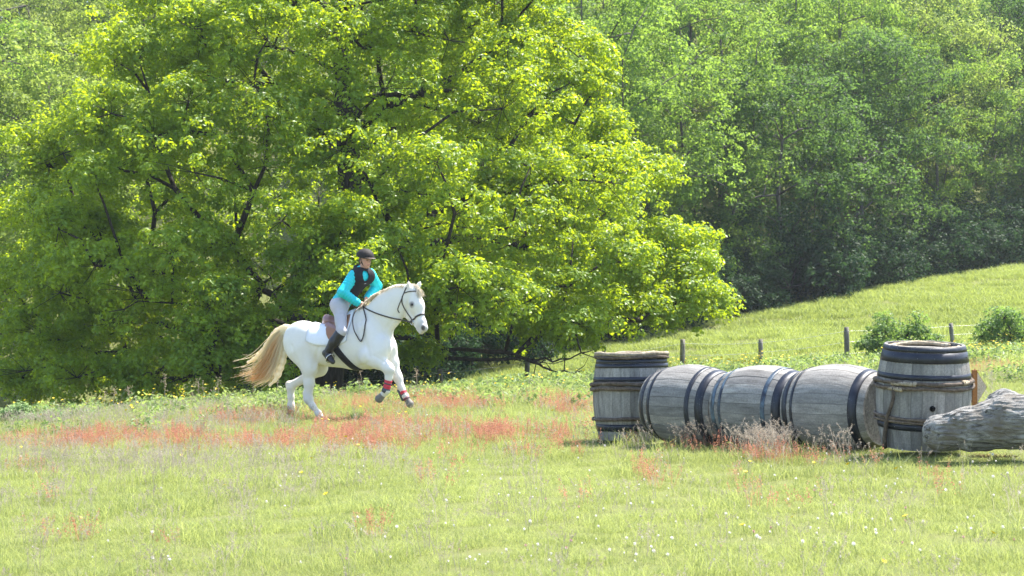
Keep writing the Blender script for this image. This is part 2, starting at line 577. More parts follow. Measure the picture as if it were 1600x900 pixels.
def skeleton(trunk, rt, B, r, tw=None, rmin=.012, gain=.02, sides=6, extra=None, bend=.12):
    """trunk polyline + branches that join every bough to the tree"""
    mb = MB()
    nodes = [np.array(p) for p in trunk]; parent = [-1] + list(range(len(trunk) - 1)); pl = [0.]
    for i in range(1, len(trunk)): pl.append(pl[-1] + np.linalg.norm(nodes[i] - nodes[i - 1]))
    ntr = len(trunk); ends = []; isextra = set()
    for path in (extra or []):
        j = int(np.argmin([np.linalg.norm(nodes[i] - path[0]) for i in range(ntr)]))
        for p in path:
            nodes.append(np.array(p)); parent.append(j); pl.append(pl[j] + np.linalg.norm(nodes[-1] - nodes[j])); j = len(nodes) - 1
            isextra.add(j)
        ends.append(j)
    ax = np.array(trunk)
    order = np.argsort([np.min(np.linalg.norm(ax - b, axis=1)) for b in B])
    for bi in order:
        b = B[bi]
        A = np.array(nodes)
        d = np.linalg.norm(A - b, axis=1)
        low = np.maximum(0, A[:, 2] - b[2]) * .8
        first = np.zeros(len(A)); first[:max(1, ntr // 3)] = 3.0
        j = int(np.argmin(d + .3 * np.array(pl) + low + first))
        seg = b - nodes[j]; ln = np.linalg.norm(seg)
        nn = max(2, int(ln / .9))
        pj = j
        for t in np.linspace(0, 1, nn + 1)[1:]:
            p = nodes[j] + seg * t + np.array([0, 0, 1.]) * bend * ln * math.sin(math.pi * t) + (r.normal(size=3) * .05 * ln / nn * 2 if t < 1 else 0)
            nodes.append(p); parent.append(pj); pl.append(pl[pj] + ln / nn); pj = len(nodes) - 1
        ends.append(pj)
    n = len(nodes); cnt = np.zeros(n); kids = [[] for _ in range(n)]
    for e in ends:
        k = e
        while k != -1: cnt[k] += 1; k = parent[k]
    for i in range(n):
        if parent[i] >= 0: kids[parent[i]].append(i)
    rad = np.minimum(rmin + gain * (cnt ** .62), rt)
    for i in range(ntr): rad[i] = max(rad[i], rt * (1 - .75 * i / max(1, ntr - 1)))
    for e in ends[:len(extra or [])]:
        k = e; q = 0
        while k in isextra: rad[k] = max(rad[k] * .5, .009 + .0024 * q); k = parent[k]; q += 1
    # chains
    def chain(s):
        out = [s]
        while kids[out[-1]]:
            k = max(kids[out[-1]], key=lambda q: cnt[q])
            out.append(k)
        return out
    stack = [0]; done = set()
    while stack:
        s = stack.pop()
        ch = chain(s)
        full = ([parent[s]] if parent[s] >= 0 else []) + ch
        if len(full) > 1:
            P = np.array([nodes[i] for i in full]); Rr = np.array([rad[i] for i in full])
            if parent[s] >= 0: Rr[0] = min(Rr[0], Rr[1] * 1.25)
            else: Rr[0] *= 1.35
            Rr[-1] *= .5
            mb.tube(P, Rr, sides)
        for i in ch:
            big = max(kids[i], key=lambda q: cnt[q]) if kids[i] else None
            stack += [k for k in kids[i] if k != big]
    if tw is not None:
        for C, b in tw:
            mid = (C + b) / 2 + r.normal(size=3) * .06
            mb.tube([b, mid, C], [rmin * .8, rmin * .6, rmin * .3], 3, False)
    return mb

MAT_LEAF = leaf_mat('oak_leaf', (.06, .15, .014), (.21, .31, .026), (.54, .66, .015), .5, spec=.45, rough=.45)
MAT_BARK = bark_mat('dark_bark', (.018, .015, .012), (.06, .05, .042))
MAT_BARK2 = bark_mat('grey_bark', (.05, .045, .04), (.16, .145, .125))

# --- the broad tree behind the rider: outline from the photograph, distance from its trunk
TY = 44.0
tr = np.random.default_rng(21)
OUT = np.array([  # photo row, left edge, right edge
    [-330, 480, 640], [-260, 400, 760], [-170, 320, 840], [-60, 265, 880], [0, 215, 905], [70, 150, 935], [150, 80, 930], [200, 45, 960], [250, 25, 1010],
    [300, 5, 1035], [350, -10, 1060], [400, -20, 1100], [450, -15, 1115], [500, -5, 1110], [535, 0, 1000], [565, 0, 800], [600, 0, 560], [640, 15, 330]])
def sil(py, k): return np.interp(py, OUT[:, 0], OUT[:, k])
Bs, Rs = [], []
tries = 0
while len(Bs) < 285 and tries < 40000:
    tries += 1
    py = tr.uniform(-300, 640)
    R = tr.uniform(.55, 1.3)
    rp = R / TY * F_PX
    l, rt_ = sil(py, 1) + rp * .55, sil(py, 2) - rp * .55
    if rt_ - l < 20: continue
    cx, hw = (l + rt_) / 2, (rt_ - l) / 2
    ph = tr.uniform(0, 2 * math.pi); rho = tr.uniform(.25, 1.0) ** .38
    px = cx + hw * rho * math.cos(ph)
    dep = rho * math.sin(ph) * (hw / F_PX * TY) * .92
    if py + rp * .5 > np.interp(px, [0, 330, 450, 560, 650, 850, 1000, 1120], [645, 630, 600, 556, 543, 533, 518, 490]): continue
    p = W(px, py, TY) + np.array([0, 0, 0]); p[1] += dep
    if p[2] - R * .5 < gz(p[0], p[1]) + .1: continue
    if py + rp * .5 > 560 and px > 430: continue
    if Bs:
        d = np.linalg.norm(np.array(Bs) - p, axis=1)
        if (d < .66 * (np.array(Rs) + R)).any(): continue
    Bs.append(p); Rs.append(R)
for px, py, R, dep in [(1000, 268, .75, -1), (1030, 275, .5, -.5), (905, 90, .7, -.5), (1040, 375, .75, -1.5), (1070, 385, .55, -1), (1085, 425, .6, -2), (1095, 465, .6, -1.5),
                       (1060, 470, .8, -2.5), (1115, 478, .35, -1.5), (1000, 500, .75, -3), (930, 505, .8, -3.5), (860, 515, .7, -4), (960, 215, .6, -.5), (940, 130, .5, 0),
                       (50, 230, .7, -.5), (30, 330, .8, -1), (20, 450, .8, -1.5), (70, 520, 1.0, -3), (40, 580, .9, -2.5), (120, 590, .9, -4), (230, 590, .8, -5), (330, 575, .8, -6),
                       (400, 560, .6, -6), (340, 520, .8, -6.5), (640, 470, .8, -6), (720, 480, .8, -6), (800, 470, .8, -5), (560, 430, .8, -6.5), (330, 550, .6, -6.3), (425, 585, .35, -6.5), (655, 558, .35, -4), (535, 378, .6, -5), (575, 388, .5, -5), (515, 400, .6, -5.5)]:
    p = W(px, py, TY + dep); Bs.append(p); Rs.append(R)
Bs = np.array(Bs); Rs = np.array(Rs)
tb = W(505, 0, TY); tb[2] = gz(tb[0], TY) - .15
trunk_pts = [tb, tb + [.05, 0, 1.0], tb + [.15, -.1, 2.1], tb + [.5, -.15, 3.3], tb + [.65, 0, 4.8], tb + [.55, .1, 6.6], tb + [.4, .1, 8.6], tb + [.5, 0, 10.6]]
def WP(lst):
    p = smooth_path([W(a, b, c) for a, b, c in lst], 3)
    p[1:] += tr.normal(0, .022, (len(p) - 1, 3))
    return list(p)
limbs = [WP([(520, 545, 43.6), (580, 540, 42.4), (650, 548, 41.2), (700, 560, 40.4), (760, 564, 39.9), (820, 560, 39.6), (865, 564, 39.4), (900, 556, 39.3), (925, 547, 39.2)]),
         WP([(520, 535, 43.6), (590, 520, 42.2), (660, 535, 41), (720, 545, 40.3), (790, 548, 39.8), (830, 565, 39.5), (860, 577, 39.3), (890, 584, 39.2), (918, 586, 39.1)]),
         WP([(525, 480, 43.2), (570, 420, 42), (620, 372, 41), (690, 350, 40), (760, 362, 39.5), (820, 350, 39.2)]),
         WP([(620, 372, 41), (680, 400, 40), (750, 405, 39.3), (800, 425, 39)]),
         WP([(500, 520, 43.2), (420, 500, 41), (330, 480, 39.3), (240, 470, 38.2), (170, 490, 37.5)]),
         WP([(490, 570, 43.4), (430, 575, 41.5), (370, 590, 40), (320, 585, 38.8), (260, 600, 38.2)])]
big = empty('spreading_tree', tuple(tb), 'huge spreading broadleaf tree with bright green foliage behind the white horse', 'tree')
cm, tufts = crown_mesh('crown', Bs - tb, Rs, 48, 42, .09, .064, .225, tr, .72, lift=.40, rin=.62, puff=True)
link('crown', cm, MAT_LEAF, big)
near = tufts[tr.permutation(len(tufts))[:3200]]
bi = np.argmin(np.linalg.norm(near[:, None] - (Bs - tb)[None], axis=2), axis=1)
sk = skeleton([p - tb for p in trunk_pts], .46, Bs - tb, tr, [(c, (Bs - tb)[k]) for c, k in zip(near, bi)], .011, .016, 6, [[p - tb for p in q] for q in limbs])
for path in limbs[:2]:
    for i in range(4, len(path) - 1, 2):
        a = path[i] - tb; d = unit(tr.normal(size=3) + [.5, -.3, -.25 if tr.uniform() < .6 else .5]); ln = tr.uniform(.3, .9)
        sk.tube([a, a + d * ln * .5 + tr.normal(0, .05, 3), a + d * ln + tr.normal(0, .08, 3)], [.012, .008, .003], 4, False)
sk.build('trunk', MAT_BARK, big)

# --- the wood on the hillside
fr = np.random.default_rng(5)
KINDS = [  # name, label, leaf colours, tall, wide, boughs, tufts, leaves
    ('pale', 'pale yellow green tree in new leaf on the wooded hillside', ((.11, .165, .035), (.24, .30, .075), (.42, .54, .09)), 9.5, 4.2, 56, 36, 14, .125),
    ('fresh', 'bright green broadleaf tree with full crown on the wooded hillside', ((.065, .135, .03), (.15, .235, .05), (.34, .51, .06)), 10.5, 4.6, 66, 38, 14, .13),
    ('thin', 'thinly leaved greyish tree with bare twigs on the wooded hillside', ((.09, .13, .045), (.20, .25, .08), (.38, .46, .10)), 11, 4.4, 62, 26, 11, .115),
    ('deep', 'deep green tree with dense dark crown on the wooded hillside', ((.03, .07, .022), (.07, .13, .035), (.17, .30, .05)), 9, 4.4, 62, 38, 14, .13),
]
protos = []
for kn, lab, cols, tall, wide, nb, ncl, nlf, L in KINDS:
    mt = leaf_mat('wood_leaf_' + kn, *cols, .48, spec=.15)
    for var in range(2):
        B = []; Rr = []
        for _ in range(4000):
            if len(B) >= nb: break
            z = fr.uniform(.03, 1.0)
            prof = math.sin(math.pi * min(1, .16 + z * .80)) ** .55
            ph = fr.uniform(0, 2 * math.pi); rho = fr.uniform(.1, 1) ** .5
            R = fr.uniform(.75, 1.35)
            lob = 1 + .22 * math.sin(3 * ph + var * 2 + z * 5)
            p = np.array([math.cos(ph) * rho * prof * wide * lob, math.sin(ph) * rho * prof * wide * lob, z * tall])
            if B and (np.linalg.norm(np.array(B) - p, axis=1) < .75).any(): continue
            B.append(p); Rr.append(R)
        B = np.array(B); Rr = np.array(Rr)
        me, tf = crown_mesh('crown', B, Rr, ncl, nlf, L, L * .75, .26, fr, .7)
        me.materials.append(mt)
        tk = [np.array([0, 0, -.6]), np.array([.1, .05, tall * .2]), np.array([-.1, .1, tall * .45]), np.array([.05, 0, tall * .7]), np.array([0, 0, tall * .93])]
        nt_ = tf[fr.permutation(len(tf))[:260]]
        bi = np.argmin(np.linalg.norm(nt_[:, None] - B[None], axis=2), axis=1)
        tm = skeleton(tk, .095, B, fr, [(c, B[k]) for c, k in zip(nt_, bi)], .013, .008, 5).mesh('trunk')
        tm.materials.append(MAT_BARK2)
        protos.append((kn, lab, me, tm))
def put_tree(pr, x, y, s, rz, sz=1.0, where='on the wooded hillside'):
    kn, lab, me, tm = pr
    lab = lab.replace('on the wooded hillside', where)
    o = empty('woodland_tree', (x, y, float(gz(x, y))), lab, 'tree', kn + ' trees ' + where)
    o.rotation_euler.z = rz; o.scale = (s, s, s * sz)
    link('crown', me, None, o); link('trunk', tm, None, o)
    return o
rowsY = [(4, 5.2), (10.5, 5.6), (17.5, 6.0), (25, 6.4), (33.5, 6.8), (43, 7.2), (54, 7.8), (67, 8.6), (82, 9.6), (98, 9.5)]
spots = []
for ri, (dy, sp) in enumerate(rowsY):
    x = -62.0 + fr.uniform(0, 4)
    while x < 70:
        y = float(wood_edge(np.array(x))) + dy + fr.uniform(-1.6, 1.6)
        hw = .268 * y + 3.5
        if -hw - 1 < x < hw + 3:
            ppx = 800 + x / y * F_PX
            # behind the broad tree nothing shows in the lower rows
            hidden = 150 < ppx < 500 and ri < 3
            if not hidden: spots.append((x, y, ri, ppx))
        x += sp * fr.uniform(.8, 1.2)
for x, y, ri, ppx in spots:
    if ppx < 300: k = fr.choice([0, 1, 2, 3, 2, 0])
    elif ri == 0: k = fr.choice([1, 3, 3, 1])
    elif ri <= 2: k = fr.choice([2, 1, 1, 0, 2]) if ppx < 1250 else fr.choice([1, 1, 0, 3])
    else: k = fr.choice([0, 0, 1, 2, 1])
    put_tree(protos[int(k) * 2 + int(fr.integers(2))], x, y, fr.uniform(.82, 1.2), fr.uniform(0, 6.28), fr.uniform(.9, 1.15),
             'far behind the spreading tree' if ppx < 400 else 'just above the dark bushes' if ri < 2 else 'low on the wooded hillside' if ri < 4 else 'midway up the wooded hillside' if ri < 6 else 'high up on the wooded hillside')
# bushes along the foot of the wood
MAT_HEDGE = leaf_mat('hedge_leaf_shade', (.014, .034, .014), (.035, .07, .026), (.06, .13, .035), .3, spec=.08)  # leaf colour itself darkened to carry the shade at the wood's foot
def bush_mesh(r, w, h, nb, ncl, nlf, L, mat, flat=.8):
    B = []; Rr = []
    for _ in range(nb):
        ph = r.uniform(0, 6.28); rho = r.uniform(0, 1) ** .5
        z = r.uniform(.15, 1) * (1 - .55 * rho * rho)
        B.append([math.cos(ph) * rho * w, math.sin(ph) * rho * w * .8, z * h]); Rr.append(r.uniform(.18, .34) * min(w, h) * 1.1)
    B = np.array(B)
    me, tf = crown_mesh('foliage', B, np.array(Rr), ncl, nlf, L, L * .7, L * 1.5, r, flat)
    me.materials.append(mat)
    sk = skeleton([np.array([0, 0, -.1]), np.array([0, 0, h * .2])], .05, B, r, None, .008, .008, 4).mesh('stem')
    sk.materials.append(MAT_BARK)
    return me, sk
hp = [bush_mesh(fr, 2.6, 3.6, 34, 26, 10, .15, MAT_HEDGE) for _ in range(2)]
x = -5.5
while x < 34:
    y = float(wood_edge(np.array(x))) + fr.uniform(-.4, 1.2)
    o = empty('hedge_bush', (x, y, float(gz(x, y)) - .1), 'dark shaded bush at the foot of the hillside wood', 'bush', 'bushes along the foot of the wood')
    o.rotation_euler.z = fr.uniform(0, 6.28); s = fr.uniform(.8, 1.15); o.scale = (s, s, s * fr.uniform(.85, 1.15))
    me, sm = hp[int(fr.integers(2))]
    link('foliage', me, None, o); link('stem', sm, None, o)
    x += 2.1
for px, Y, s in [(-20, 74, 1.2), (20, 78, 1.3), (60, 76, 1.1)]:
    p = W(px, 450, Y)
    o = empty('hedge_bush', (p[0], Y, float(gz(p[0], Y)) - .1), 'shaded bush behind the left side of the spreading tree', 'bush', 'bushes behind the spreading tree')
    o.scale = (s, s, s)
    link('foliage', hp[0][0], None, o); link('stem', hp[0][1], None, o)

# ------------------------------------------------------------------ scattering of plants nobody could count
def scatter(name, P, rot, scl, vid, tint, parts, label, cat):
    n = len(P)
    me = bpy.data.meshes.new(name)
    me.vertices.add(n); me.vertices.foreach_set('co', np.ascontiguousarray(P, np.float32).ravel())
    for an, ty, arr in (('rot', 'FLOAT_VECTOR', rot), ('scl', 'FLOAT', scl), ('vid', 'INT', vid), ('tint', 'FLOAT', tint)):
        at = me.attributes.new(an, ty, 'POINT')
        if ty == 'INT': at.data.foreach_set('value', np.ascontiguousarray(arr, np.int32))
        else: at.data.foreach_set('vector' if ty == 'FLOAT_VECTOR' else 'value', np.ascontiguousarray(arr, np.float32).ravel())
    o = link(name, me)
    c = bpy.data.collections.new(name + '_pieces')
    for k, pm in enumerate(parts):
        c.objects.link(bpy.data.objects.new('%s_piece_%02d' % (name, k), pm))
    g = bpy.data.node_groups.new(name, 'GeometryNodeTree')
    g.interface.new_socket('Geometry', in_out='INPUT', socket_type='NodeSocketGeometry')
    g.interface.new_socket('Geometry', in_out='OUTPUT', socket_type='NodeSocketGeometry')
    t = NT(g)
    gi = t.n('NodeGroupInput'); go = t.n('NodeGroupOutput')
    iop = t.n('GeometryNodeInstanceOnPoints'); ci = t.n('GeometryNodeCollectionInfo')
    ci.inputs['Collection'].default_value = c
    ci.inputs['Separate Children'].default_value = True; ci.inputs['Reset Children'].default_value = True
    def na(nm, ty):
        nd = t.n('GeometryNodeInputNamedAttribute', data_type=ty); nd.inputs['Name'].default_value = nm
        return nd.outputs[0]
    t.l(gi.outputs[0], iop.inputs['Points']); t.l(ci.outputs[0], iop.inputs['Instance'])
    iop.inputs['Pick Instance'].default_value = True
    t.l(na('vid', 'INT'), iop.inputs['Instance Index'])
    e2r = t.n('FunctionNodeEulerToRotation'); t.l(na('rot', 'FLOAT_VECTOR'), e2r.inputs[0])
    t.l(e2r.outputs[0], iop.inputs['Rotation']); t.l(na('scl', 'FLOAT'), iop.inputs['Scale'])
    t.l(iop.outputs[0], go.inputs[0])
    md = o.modifiers.new('scatter', 'NODES'); md.node_group = g
    return tag(o, label, cat, kind='stuff')

def blades(r, n, rad, h0, h1, w, lean=.35, seg=3, square=False):
    """a tuft of grass blades"""
    V = []; T = []
    if square: b = r.uniform(-rad, rad, (n, 2))
    else:
        a = r.uniform(0, 6.28, n); q = rad * np.sqrt(r.uniform(0, 1, n)); b = np.stack([np.cos(a) * q, np.sin(a) * q], 1)
    h = r.uniform(h0, h1, n) * r.uniform(.7, 1.1, n)
    az = r.uniform(0, 6.28, n); ln = r.uniform(.1, 1, n) * lean * h * 2
    f = r.uniform(0, 3.14, n)
    ts = np.linspace(0, 1, seg)
    Vs = np.zeros((n, 2 * seg - 1, 3)); k = 0
    for i, t in enumerate(ts):
        c = np.stack([b[:, 0] + np.cos(az) * ln * t * t, b[:, 1] + np.sin(az) * ln * t * t, h * t * (1 - .25 * t * lean) - .015], 1)
        ww = w * (1 - t) ** .7 * .5
        s = np.stack([np.cos(f), np.sin(f), 0 * f], 1) * ww
        if i < seg - 1: Vs[:, k] = c - s; Vs[:, k + 1] = c + s; k += 2
        else: Vs[:, k] = c
    base = np.arange(n)[:, None] * (2 * seg - 1)
    Q = np.concatenate([base + np.array([2 * i, 2 * i + 1, 2 * i + 3, 2 * i + 2]) for i in range(seg - 2)]) if seg > 2 else np.zeros((0, 4), int)
    Tt = base + np.array([2 * seg - 4, 2 * seg - 3, 2 * seg - 2])
    tint = np.repeat(np.clip(r.normal(.5, .22, n), 0, 1), 2 * seg - 1)
    return Vs.reshape(-1, 3), [Q, Tt], tint

MAT_GRASS = leaf_mat('meadow_grass', (.085, .135, .035), (.30, .325, .13), (.51, .57, .16), .48, inst=True, rough=.55)
MAT_HILLGRASS = leaf_mat('hill_grass', (.11, .17, .035), (.31, .35, .12), (.48, .56, .12), .45, inst=True)
MAT_WEED = leaf_mat('weed_leaf', (.09, .15, .04), (.20, .27, .09), (.38, .50, .12), .45, inst=True)
gr = np.random.default_rng(99)
def grass_piece(name, mat, *a, **k):
    V, Fc, t = blades(gr, *a, **k)
    me = mesh_np(name, V, Fc, False, {'tint': ('FLOAT', t)}); me.materials.append(mat)
    return me
def frustum_points(y0, y1, dens, margin=2.0, r=gr):
    ymax = y1; w = .268 * ymax + margin
    n = int(dens * (2 * w) * (y1 - y0))
    y = r.uniform(y0, y1, n); x = r.uniform(-w, w, n)
    k = np.abs(x) < .268 * y + margin
    return x[k], y[k]
def soft(px, py, sx, sy, blobs):
    """weight of plant patches marked on the photograph"""
    w = np.zeros_like(px)
    for cx, cy, rx, ry, a in blobs: w = np.maximum(w, a * np.exp(-((px - cx) / rx) ** 2 - ((py - cy) / ry) ** 2))
    return w
def to_px(x, y):
    z = gz(x, y)
    return 800 + x / y * F_PX, 450 + (CAM_Z - z) / y * F_PX

# keep plants out of barrels, log and trunk
KEEP_OUT = []     # (x, y, r), filled below before the scatter runs
def clear(x, y):
    k = np.ones(len(x), bool)
    for cx, cy, r in KEEP_OUT: k &= (x - cx) ** 2 + (y - cy) ** 2 > r * r
    return k

# ================================================================== barrels
def wood_mat(name, c1, c2, dark, grain=(38, 38, 2.2), rough=.8):
    m, nt, out = new_mat(name); t = NT(nt)
    rnd = t.n('ShaderNodeObjectInfo').outputs['Random']
    tc = t.n('ShaderNodeTexCoord'); add = t.n('ShaderNodeVectorMath', operation='ADD')
    cv = t.n('ShaderNodeCombineXYZ'); t.l(t.math('MULTIPLY', rnd, 37.0), cv.inputs[2]); t.l(t.math('MULTIPLY', rnd, 11.0), cv.inputs[0])
    t.l(tc.outputs['Object'], add.inputs[0]); t.l(cv.outputs[0], add.inputs[1])
    mp = t.n('ShaderNodeMapping'); mp.inputs['Scale'].default_value = grain; t.l(add.outputs[0], mp.inputs[0])
    g = t.noise(1.0, 6, mp.outputs[0], .65)
    mp2 = t.n('ShaderNodeMapping'); mp2.inputs['Scale'].default_value = (5, 5, 2.5); t.l(add.outputs[0], mp2.inputs[0])
    blot = t.noise(1.0, 4, mp2.outputs[0])
    c = t.ramp(g, [(.26, dark), (.42, c1), (.72, c2)])
    fine = t.noise(60, 5, t.coord('Object'), .7)
    c = t.mix(1.0, c, t.ramp(fine, [(.35, (.72, .72, .72)), (.6, (1.06, 1.06, 1.06))]), 'MULTIPLY')
    c = t.mix(t.math('MULTIPLY', t.ramp(blot, [(.45, 0.0), (.75, 1.0)]), .55), c, tuple(x * .45 for x in c1))
    c = t.mix(1.0, c, t.ramp(rnd, [(0, (.62, .62, .63)), (1, (1.12, 1.09, 1.05))]), 'MULTIPLY')
    c = t.mix(t.math('MULTIPLY', t.ramp(t.noise(2.3, 5, t.coord('Object'), .6), [(.56, 0.0), (.70, 1.0)]), .55), c, (.12, .085, .055))
    b = t.principled(c, rough, .25, 0, t.bump(g, .7, .006))
    t.l(b.outputs[0], out.inputs[0])
    return m
def hoop_mat(name, base, edge, spots):
    m, nt, out = new_mat(name); t = NT(nt)
    co = t.coord('Object')
    a = t.noise(9, 5, co); s = t.noise(75, 2, co)
    c = t.mix(t.ramp(a, [(.4, 0.0), (.7, 1.0)]), base, edge)
    c = t.mix(t.ramp(s, [(.70, 0.0), (.74, 1.0)]), c, spots)
    b = t.principled(c, t.math('ADD', t.math('MULTIPLY', a, .3), .3), .5, .35, t.bump(a, .3, .004))
    t.l(b.outputs[0], out.inputs[0])
    return m
MAT_STAVE = wood_mat('weathered_oak_staves', (.255, .245, .23), (.39, .375, .35), (.13, .12, .105), (26, 26, 3.4))
MAT_HEAD = wood_mat('barrel_head_boards', (.20, .185, .165), (.32, .30, .275), (.06, .055, .05))
MAT_HOOP = hoop_mat('dark_steel_hoop', (.013, .015, .023), (.030, .034, .048), (.30, .31, .33))
MAT_PEEL = hoop_mat('peeling_blue_hoop', (.02, .025, .04), (.12, .19, .25), (.40, .48, .52))
MAT_WITHY = wood_mat('split_withy', (.10, .075, .055), (.24, .19, .145), (.04, .03, .024), (30, 30, 30))
MAT_WITHY_PALE = wood_mat('pale_withy', (.36, .29, .20), (.60, .52, .40), (.14, .10, .07), (30, 30, 30))
MAT_BLACK = simple_mat('hole_shade_black', (.006, .006, .006), .9, .1)

BL, BR, BE, NST = .97, .443, .375, 26
def brad(z):                      # outer radius along the barrel, z from 0 to BL
    return BR - (BR - BE) * np.abs(2 * z / BL - 1) ** 2.0
def stave_mesh():
    mb_v, mb_f = [], []
    seg = 8
    ha = math.pi / NST * .968
    zs = np.linspace(0, BL, seg)
    rows = []
    for z in zs:
        R = brad(z); r2 = R - .028
        rows.append([(R * math.cos(a) - (.0022 if abs(a) > .5 * ha else 0), R * math.sin(a), z) for a in (-ha, 0, ha)] + [(r2 * math.cos(a), r2 * math.sin(a), z) for a in (ha, -ha)])
    V = [p for r in rows for p in r[:3]]                      # outer skin, smooth
    Fc = [(i * 3 + j, (i) * 3 + j + 1, (i + 1) * 3 + j + 1, (i + 1) * 3 + j) for i in range(seg - 1) for j in range(2)]
    nsm = len(Fc); o = len(V)
    V += [p for r in rows for p in (r[2], r[3], r[4], r[0])]  # sides and back
    for i in range(seg - 1):
        for j in range(3):
            Fc.append((o + i * 4 + j, o + i * 4 + j + 1, o + (i + 1) * 4 + j + 1, o + (i + 1) * 4 + j))
    q = len(V)
    for r in (rows[0], rows[-1]): V += r
    Fc += [(q + 4, q + 3, q + 2, q + 1, q), (q + 5, q + 6, q + 7, q + 8, q + 9)]
    me = bpy.data.meshes.new('stave'); me.from_pydata(V, [], Fc)
    for i, p in enumerate(me.polygons): p.use_smooth = i < nsm
    me.update(); me.materials.append(MAT_STAVE)
    return me
STAVE = [stave_mesh()]
def ring_mesh(name, z0, z1, proud=.003, thick=.003, n=48, lean=0.0):
    """flat hoop following the barrel's skin"""
    V = []; Fc = []
    prof = [(brad(z0) + proud, z0), (brad((z0 + z1) / 2) + proud + .001, (z0 + z1) / 2), (brad(z1) + proud, z1), (brad(z1) + proud - thick - .001, z1), (brad(z0) + proud - thick - .001, z0)]
    for i in range(n):
        a = 2 * math.pi * i / n
        for r, z in prof: V.append((r * math.cos(a), r * math.sin(a), z + lean * math.cos(a)))
    m = len(prof)
    for i in range(n):
        j = (i + 1) % n
        for k in range(m): Fc.append((i * m + k, j * m + k, j * m + (k + 1) % m, i * m + (k + 1) % m))
    me = bpy.data.meshes.new(name); me.from_pydata(V, [], Fc)
    me.polygons.foreach_set('use_smooth', [k % m in (0, 1) for k in range(len(Fc))])
    me.update()
    return me
def head_planks(parent, z, up):
    r0 = BE - .03
    n = 7; w = 2 * r0 / n
    for i in range(n):
        y0, y1 = -r0 + i * w + .0015, -r0 + (i + 1) * w - .0015
        ys = np.linspace(y0, y1, 5)
        top = [(math.sqrt(max(0, r0 * r0 - y * y)), y) for y in ys]; bot = [(-x, y) for x, y in top[::-1]]
        poly = top + bot; m = len(poly); th = .022
        V = [(x, y, z) for x, y in poly] + [(x, y, z - th * up) for x, y in poly]
        Fc = [tuple(range(m)) if up > 0 else tuple(range(m - 1, -1, -1)), tuple(range(2 * m - 1, m - 1, -1)) if up > 0 else tuple(range(m, 2 * m))]
        Fc += [(k, m + k, m + (k + 1) % m, (k + 1) % m) if up > 0 else ((k + 1) % m, m + (k + 1) % m, m + k, k) for k in range(m)]
        me = bpy.data.meshes.new('head_board'); me.from_pydata(V, [], Fc); me.update(); me.materials.append(MAT_HEAD)
        link('head_board', me, None, parent)
br = np.random.default_rng(3)
def withy(parent, z, rr, mat, seed, tilt=0.0, arc=(0, 2 * math.pi), off=.018, wob=.006, name='withy_hoop'):
    r = np.random.default_rng(seed)
    n = 40; a = np.linspace(arc[0], arc[1], n + 1)
    ph = r.uniform(0, 6.28, 3)
    zz = z + tilt * np.cos(a) + wob * np.sin(3 * a + ph[0]) + r.normal(0, .0022, n + 1)
    R = brad(np.clip(zz, 0, BL)) + off + wob * .5 * np.sin(5 * a + ph[1]) + r.normal(0, .0018, n + 1)
    rad = rr * (1 + .14 * np.sin(7 * a + ph[2]) + r.normal(0, .06, n + 1))
    mb = MB(); mb.tube(np.stack([R * np.cos(a), R * np.sin(a), zz], 1), rad, 7)
    return mb.build(name, mat, parent)
def barrel(name, label, loc, hoops, group):
    t = empty(name, loc, label, 'barrel', group)
    for i in range(NST):
        o = link('stave', STAVE[0], None, t)
        a = 2 * math.pi * i / NST; d = br.normal(0, .0012)
        o.rotation_euler.z = a; o.location = (d * math.cos(a), d * math.sin(a), br.normal(0, .0012))
    for z0, z1, mt in hoops:
        hp1 = link('hoop', ring_mesh('hoop', z0, z1, .003), mt, t)
        a0 = br.uniform(0, 6.28)
        mb = MB()
        for da in (0, .05):
            zc = (z0 + z1) / 2; R = float(brad(np.array(zc))); u = np.array([math.cos(a0 + da), math.sin(a0 + da), 0]); mb.tube([u * (R + .002) + [0, 0, zc], u * (R + .008) + [0, 0, zc]], [.007, .005], 6)
        mb.build('rivet', MAT_HOOP, hp1)
    head_planks(t, .045, -1); head_planks(t, BL - .045, 1)
    return t
# upright barrels. heights below are measured down from the rim, as in the photograph
def dn(a, b): return (BL - b, BL - a)
def place(px, Y): x = (px - 800) / F_PX * Y; return x, Y, float(gz(x, Y))
x, y, z = place(1441, 18.1)
BASE_R = z
bR = barrel('upright_barrel', 'upright grey wooden barrel with a round bung hole, beside the log', (x, y, CAM_Z - (697 - 450) / F_PX * y),
            [(*dn(.004, .05), MAT_HOOP), (*dn(.054, .15), MAT_HOOP), (*dn(.255, .305), MAT_HOOP), (.19, .25, MAT_HOOP)], 'barrels standing at the ends of the jump')
bR.rotation_mode = 'QUATERNION'; bR.rotation_quaternion = (Matrix.Rotation(math.radians(3.6), 4, 'X') @ Matrix.Rotation(math.radians(.6), 4, 'Y') @ Matrix.Rotation(.25, 4, 'Z')).to_quaternion()
withy(bR, BL - .335, .019, MAT_WITHY, 1); withy(bR, BL - .384, .018, MAT_WITHY, 2)
withy(bR, BL - .337, .0205, MAT_WITHY_PALE, 3, arc=(3.55, 4.1), name='withy_end'); withy(bR, BL - .386, .0195, MAT_WITHY_PALE, 4, arc=(3.5, 3.8), name='withy_end')
withy(bR, BL - .334, .0205, MAT_WITHY_PALE, 9, arc=(5.15, 5.4), name='withy_end')
withy(bR, .305, .016, MAT_WITHY, 5); withy(bR, .268, .015, MAT_WITHY, 6)
withy(bR, BL - .022, .02, MAT_WITHY_PALE, 7, off=-.062, name='inner_withy', arc=(.3, 5.6))
mb = MB(); a = math.radians(-90) - .25
R = float(brad(np.array(.41))); c = np.array([R * math.cos(a - .02), R * math.sin(a - .02), .41])
u = unit([math.cos(a), math.sin(a), 0])
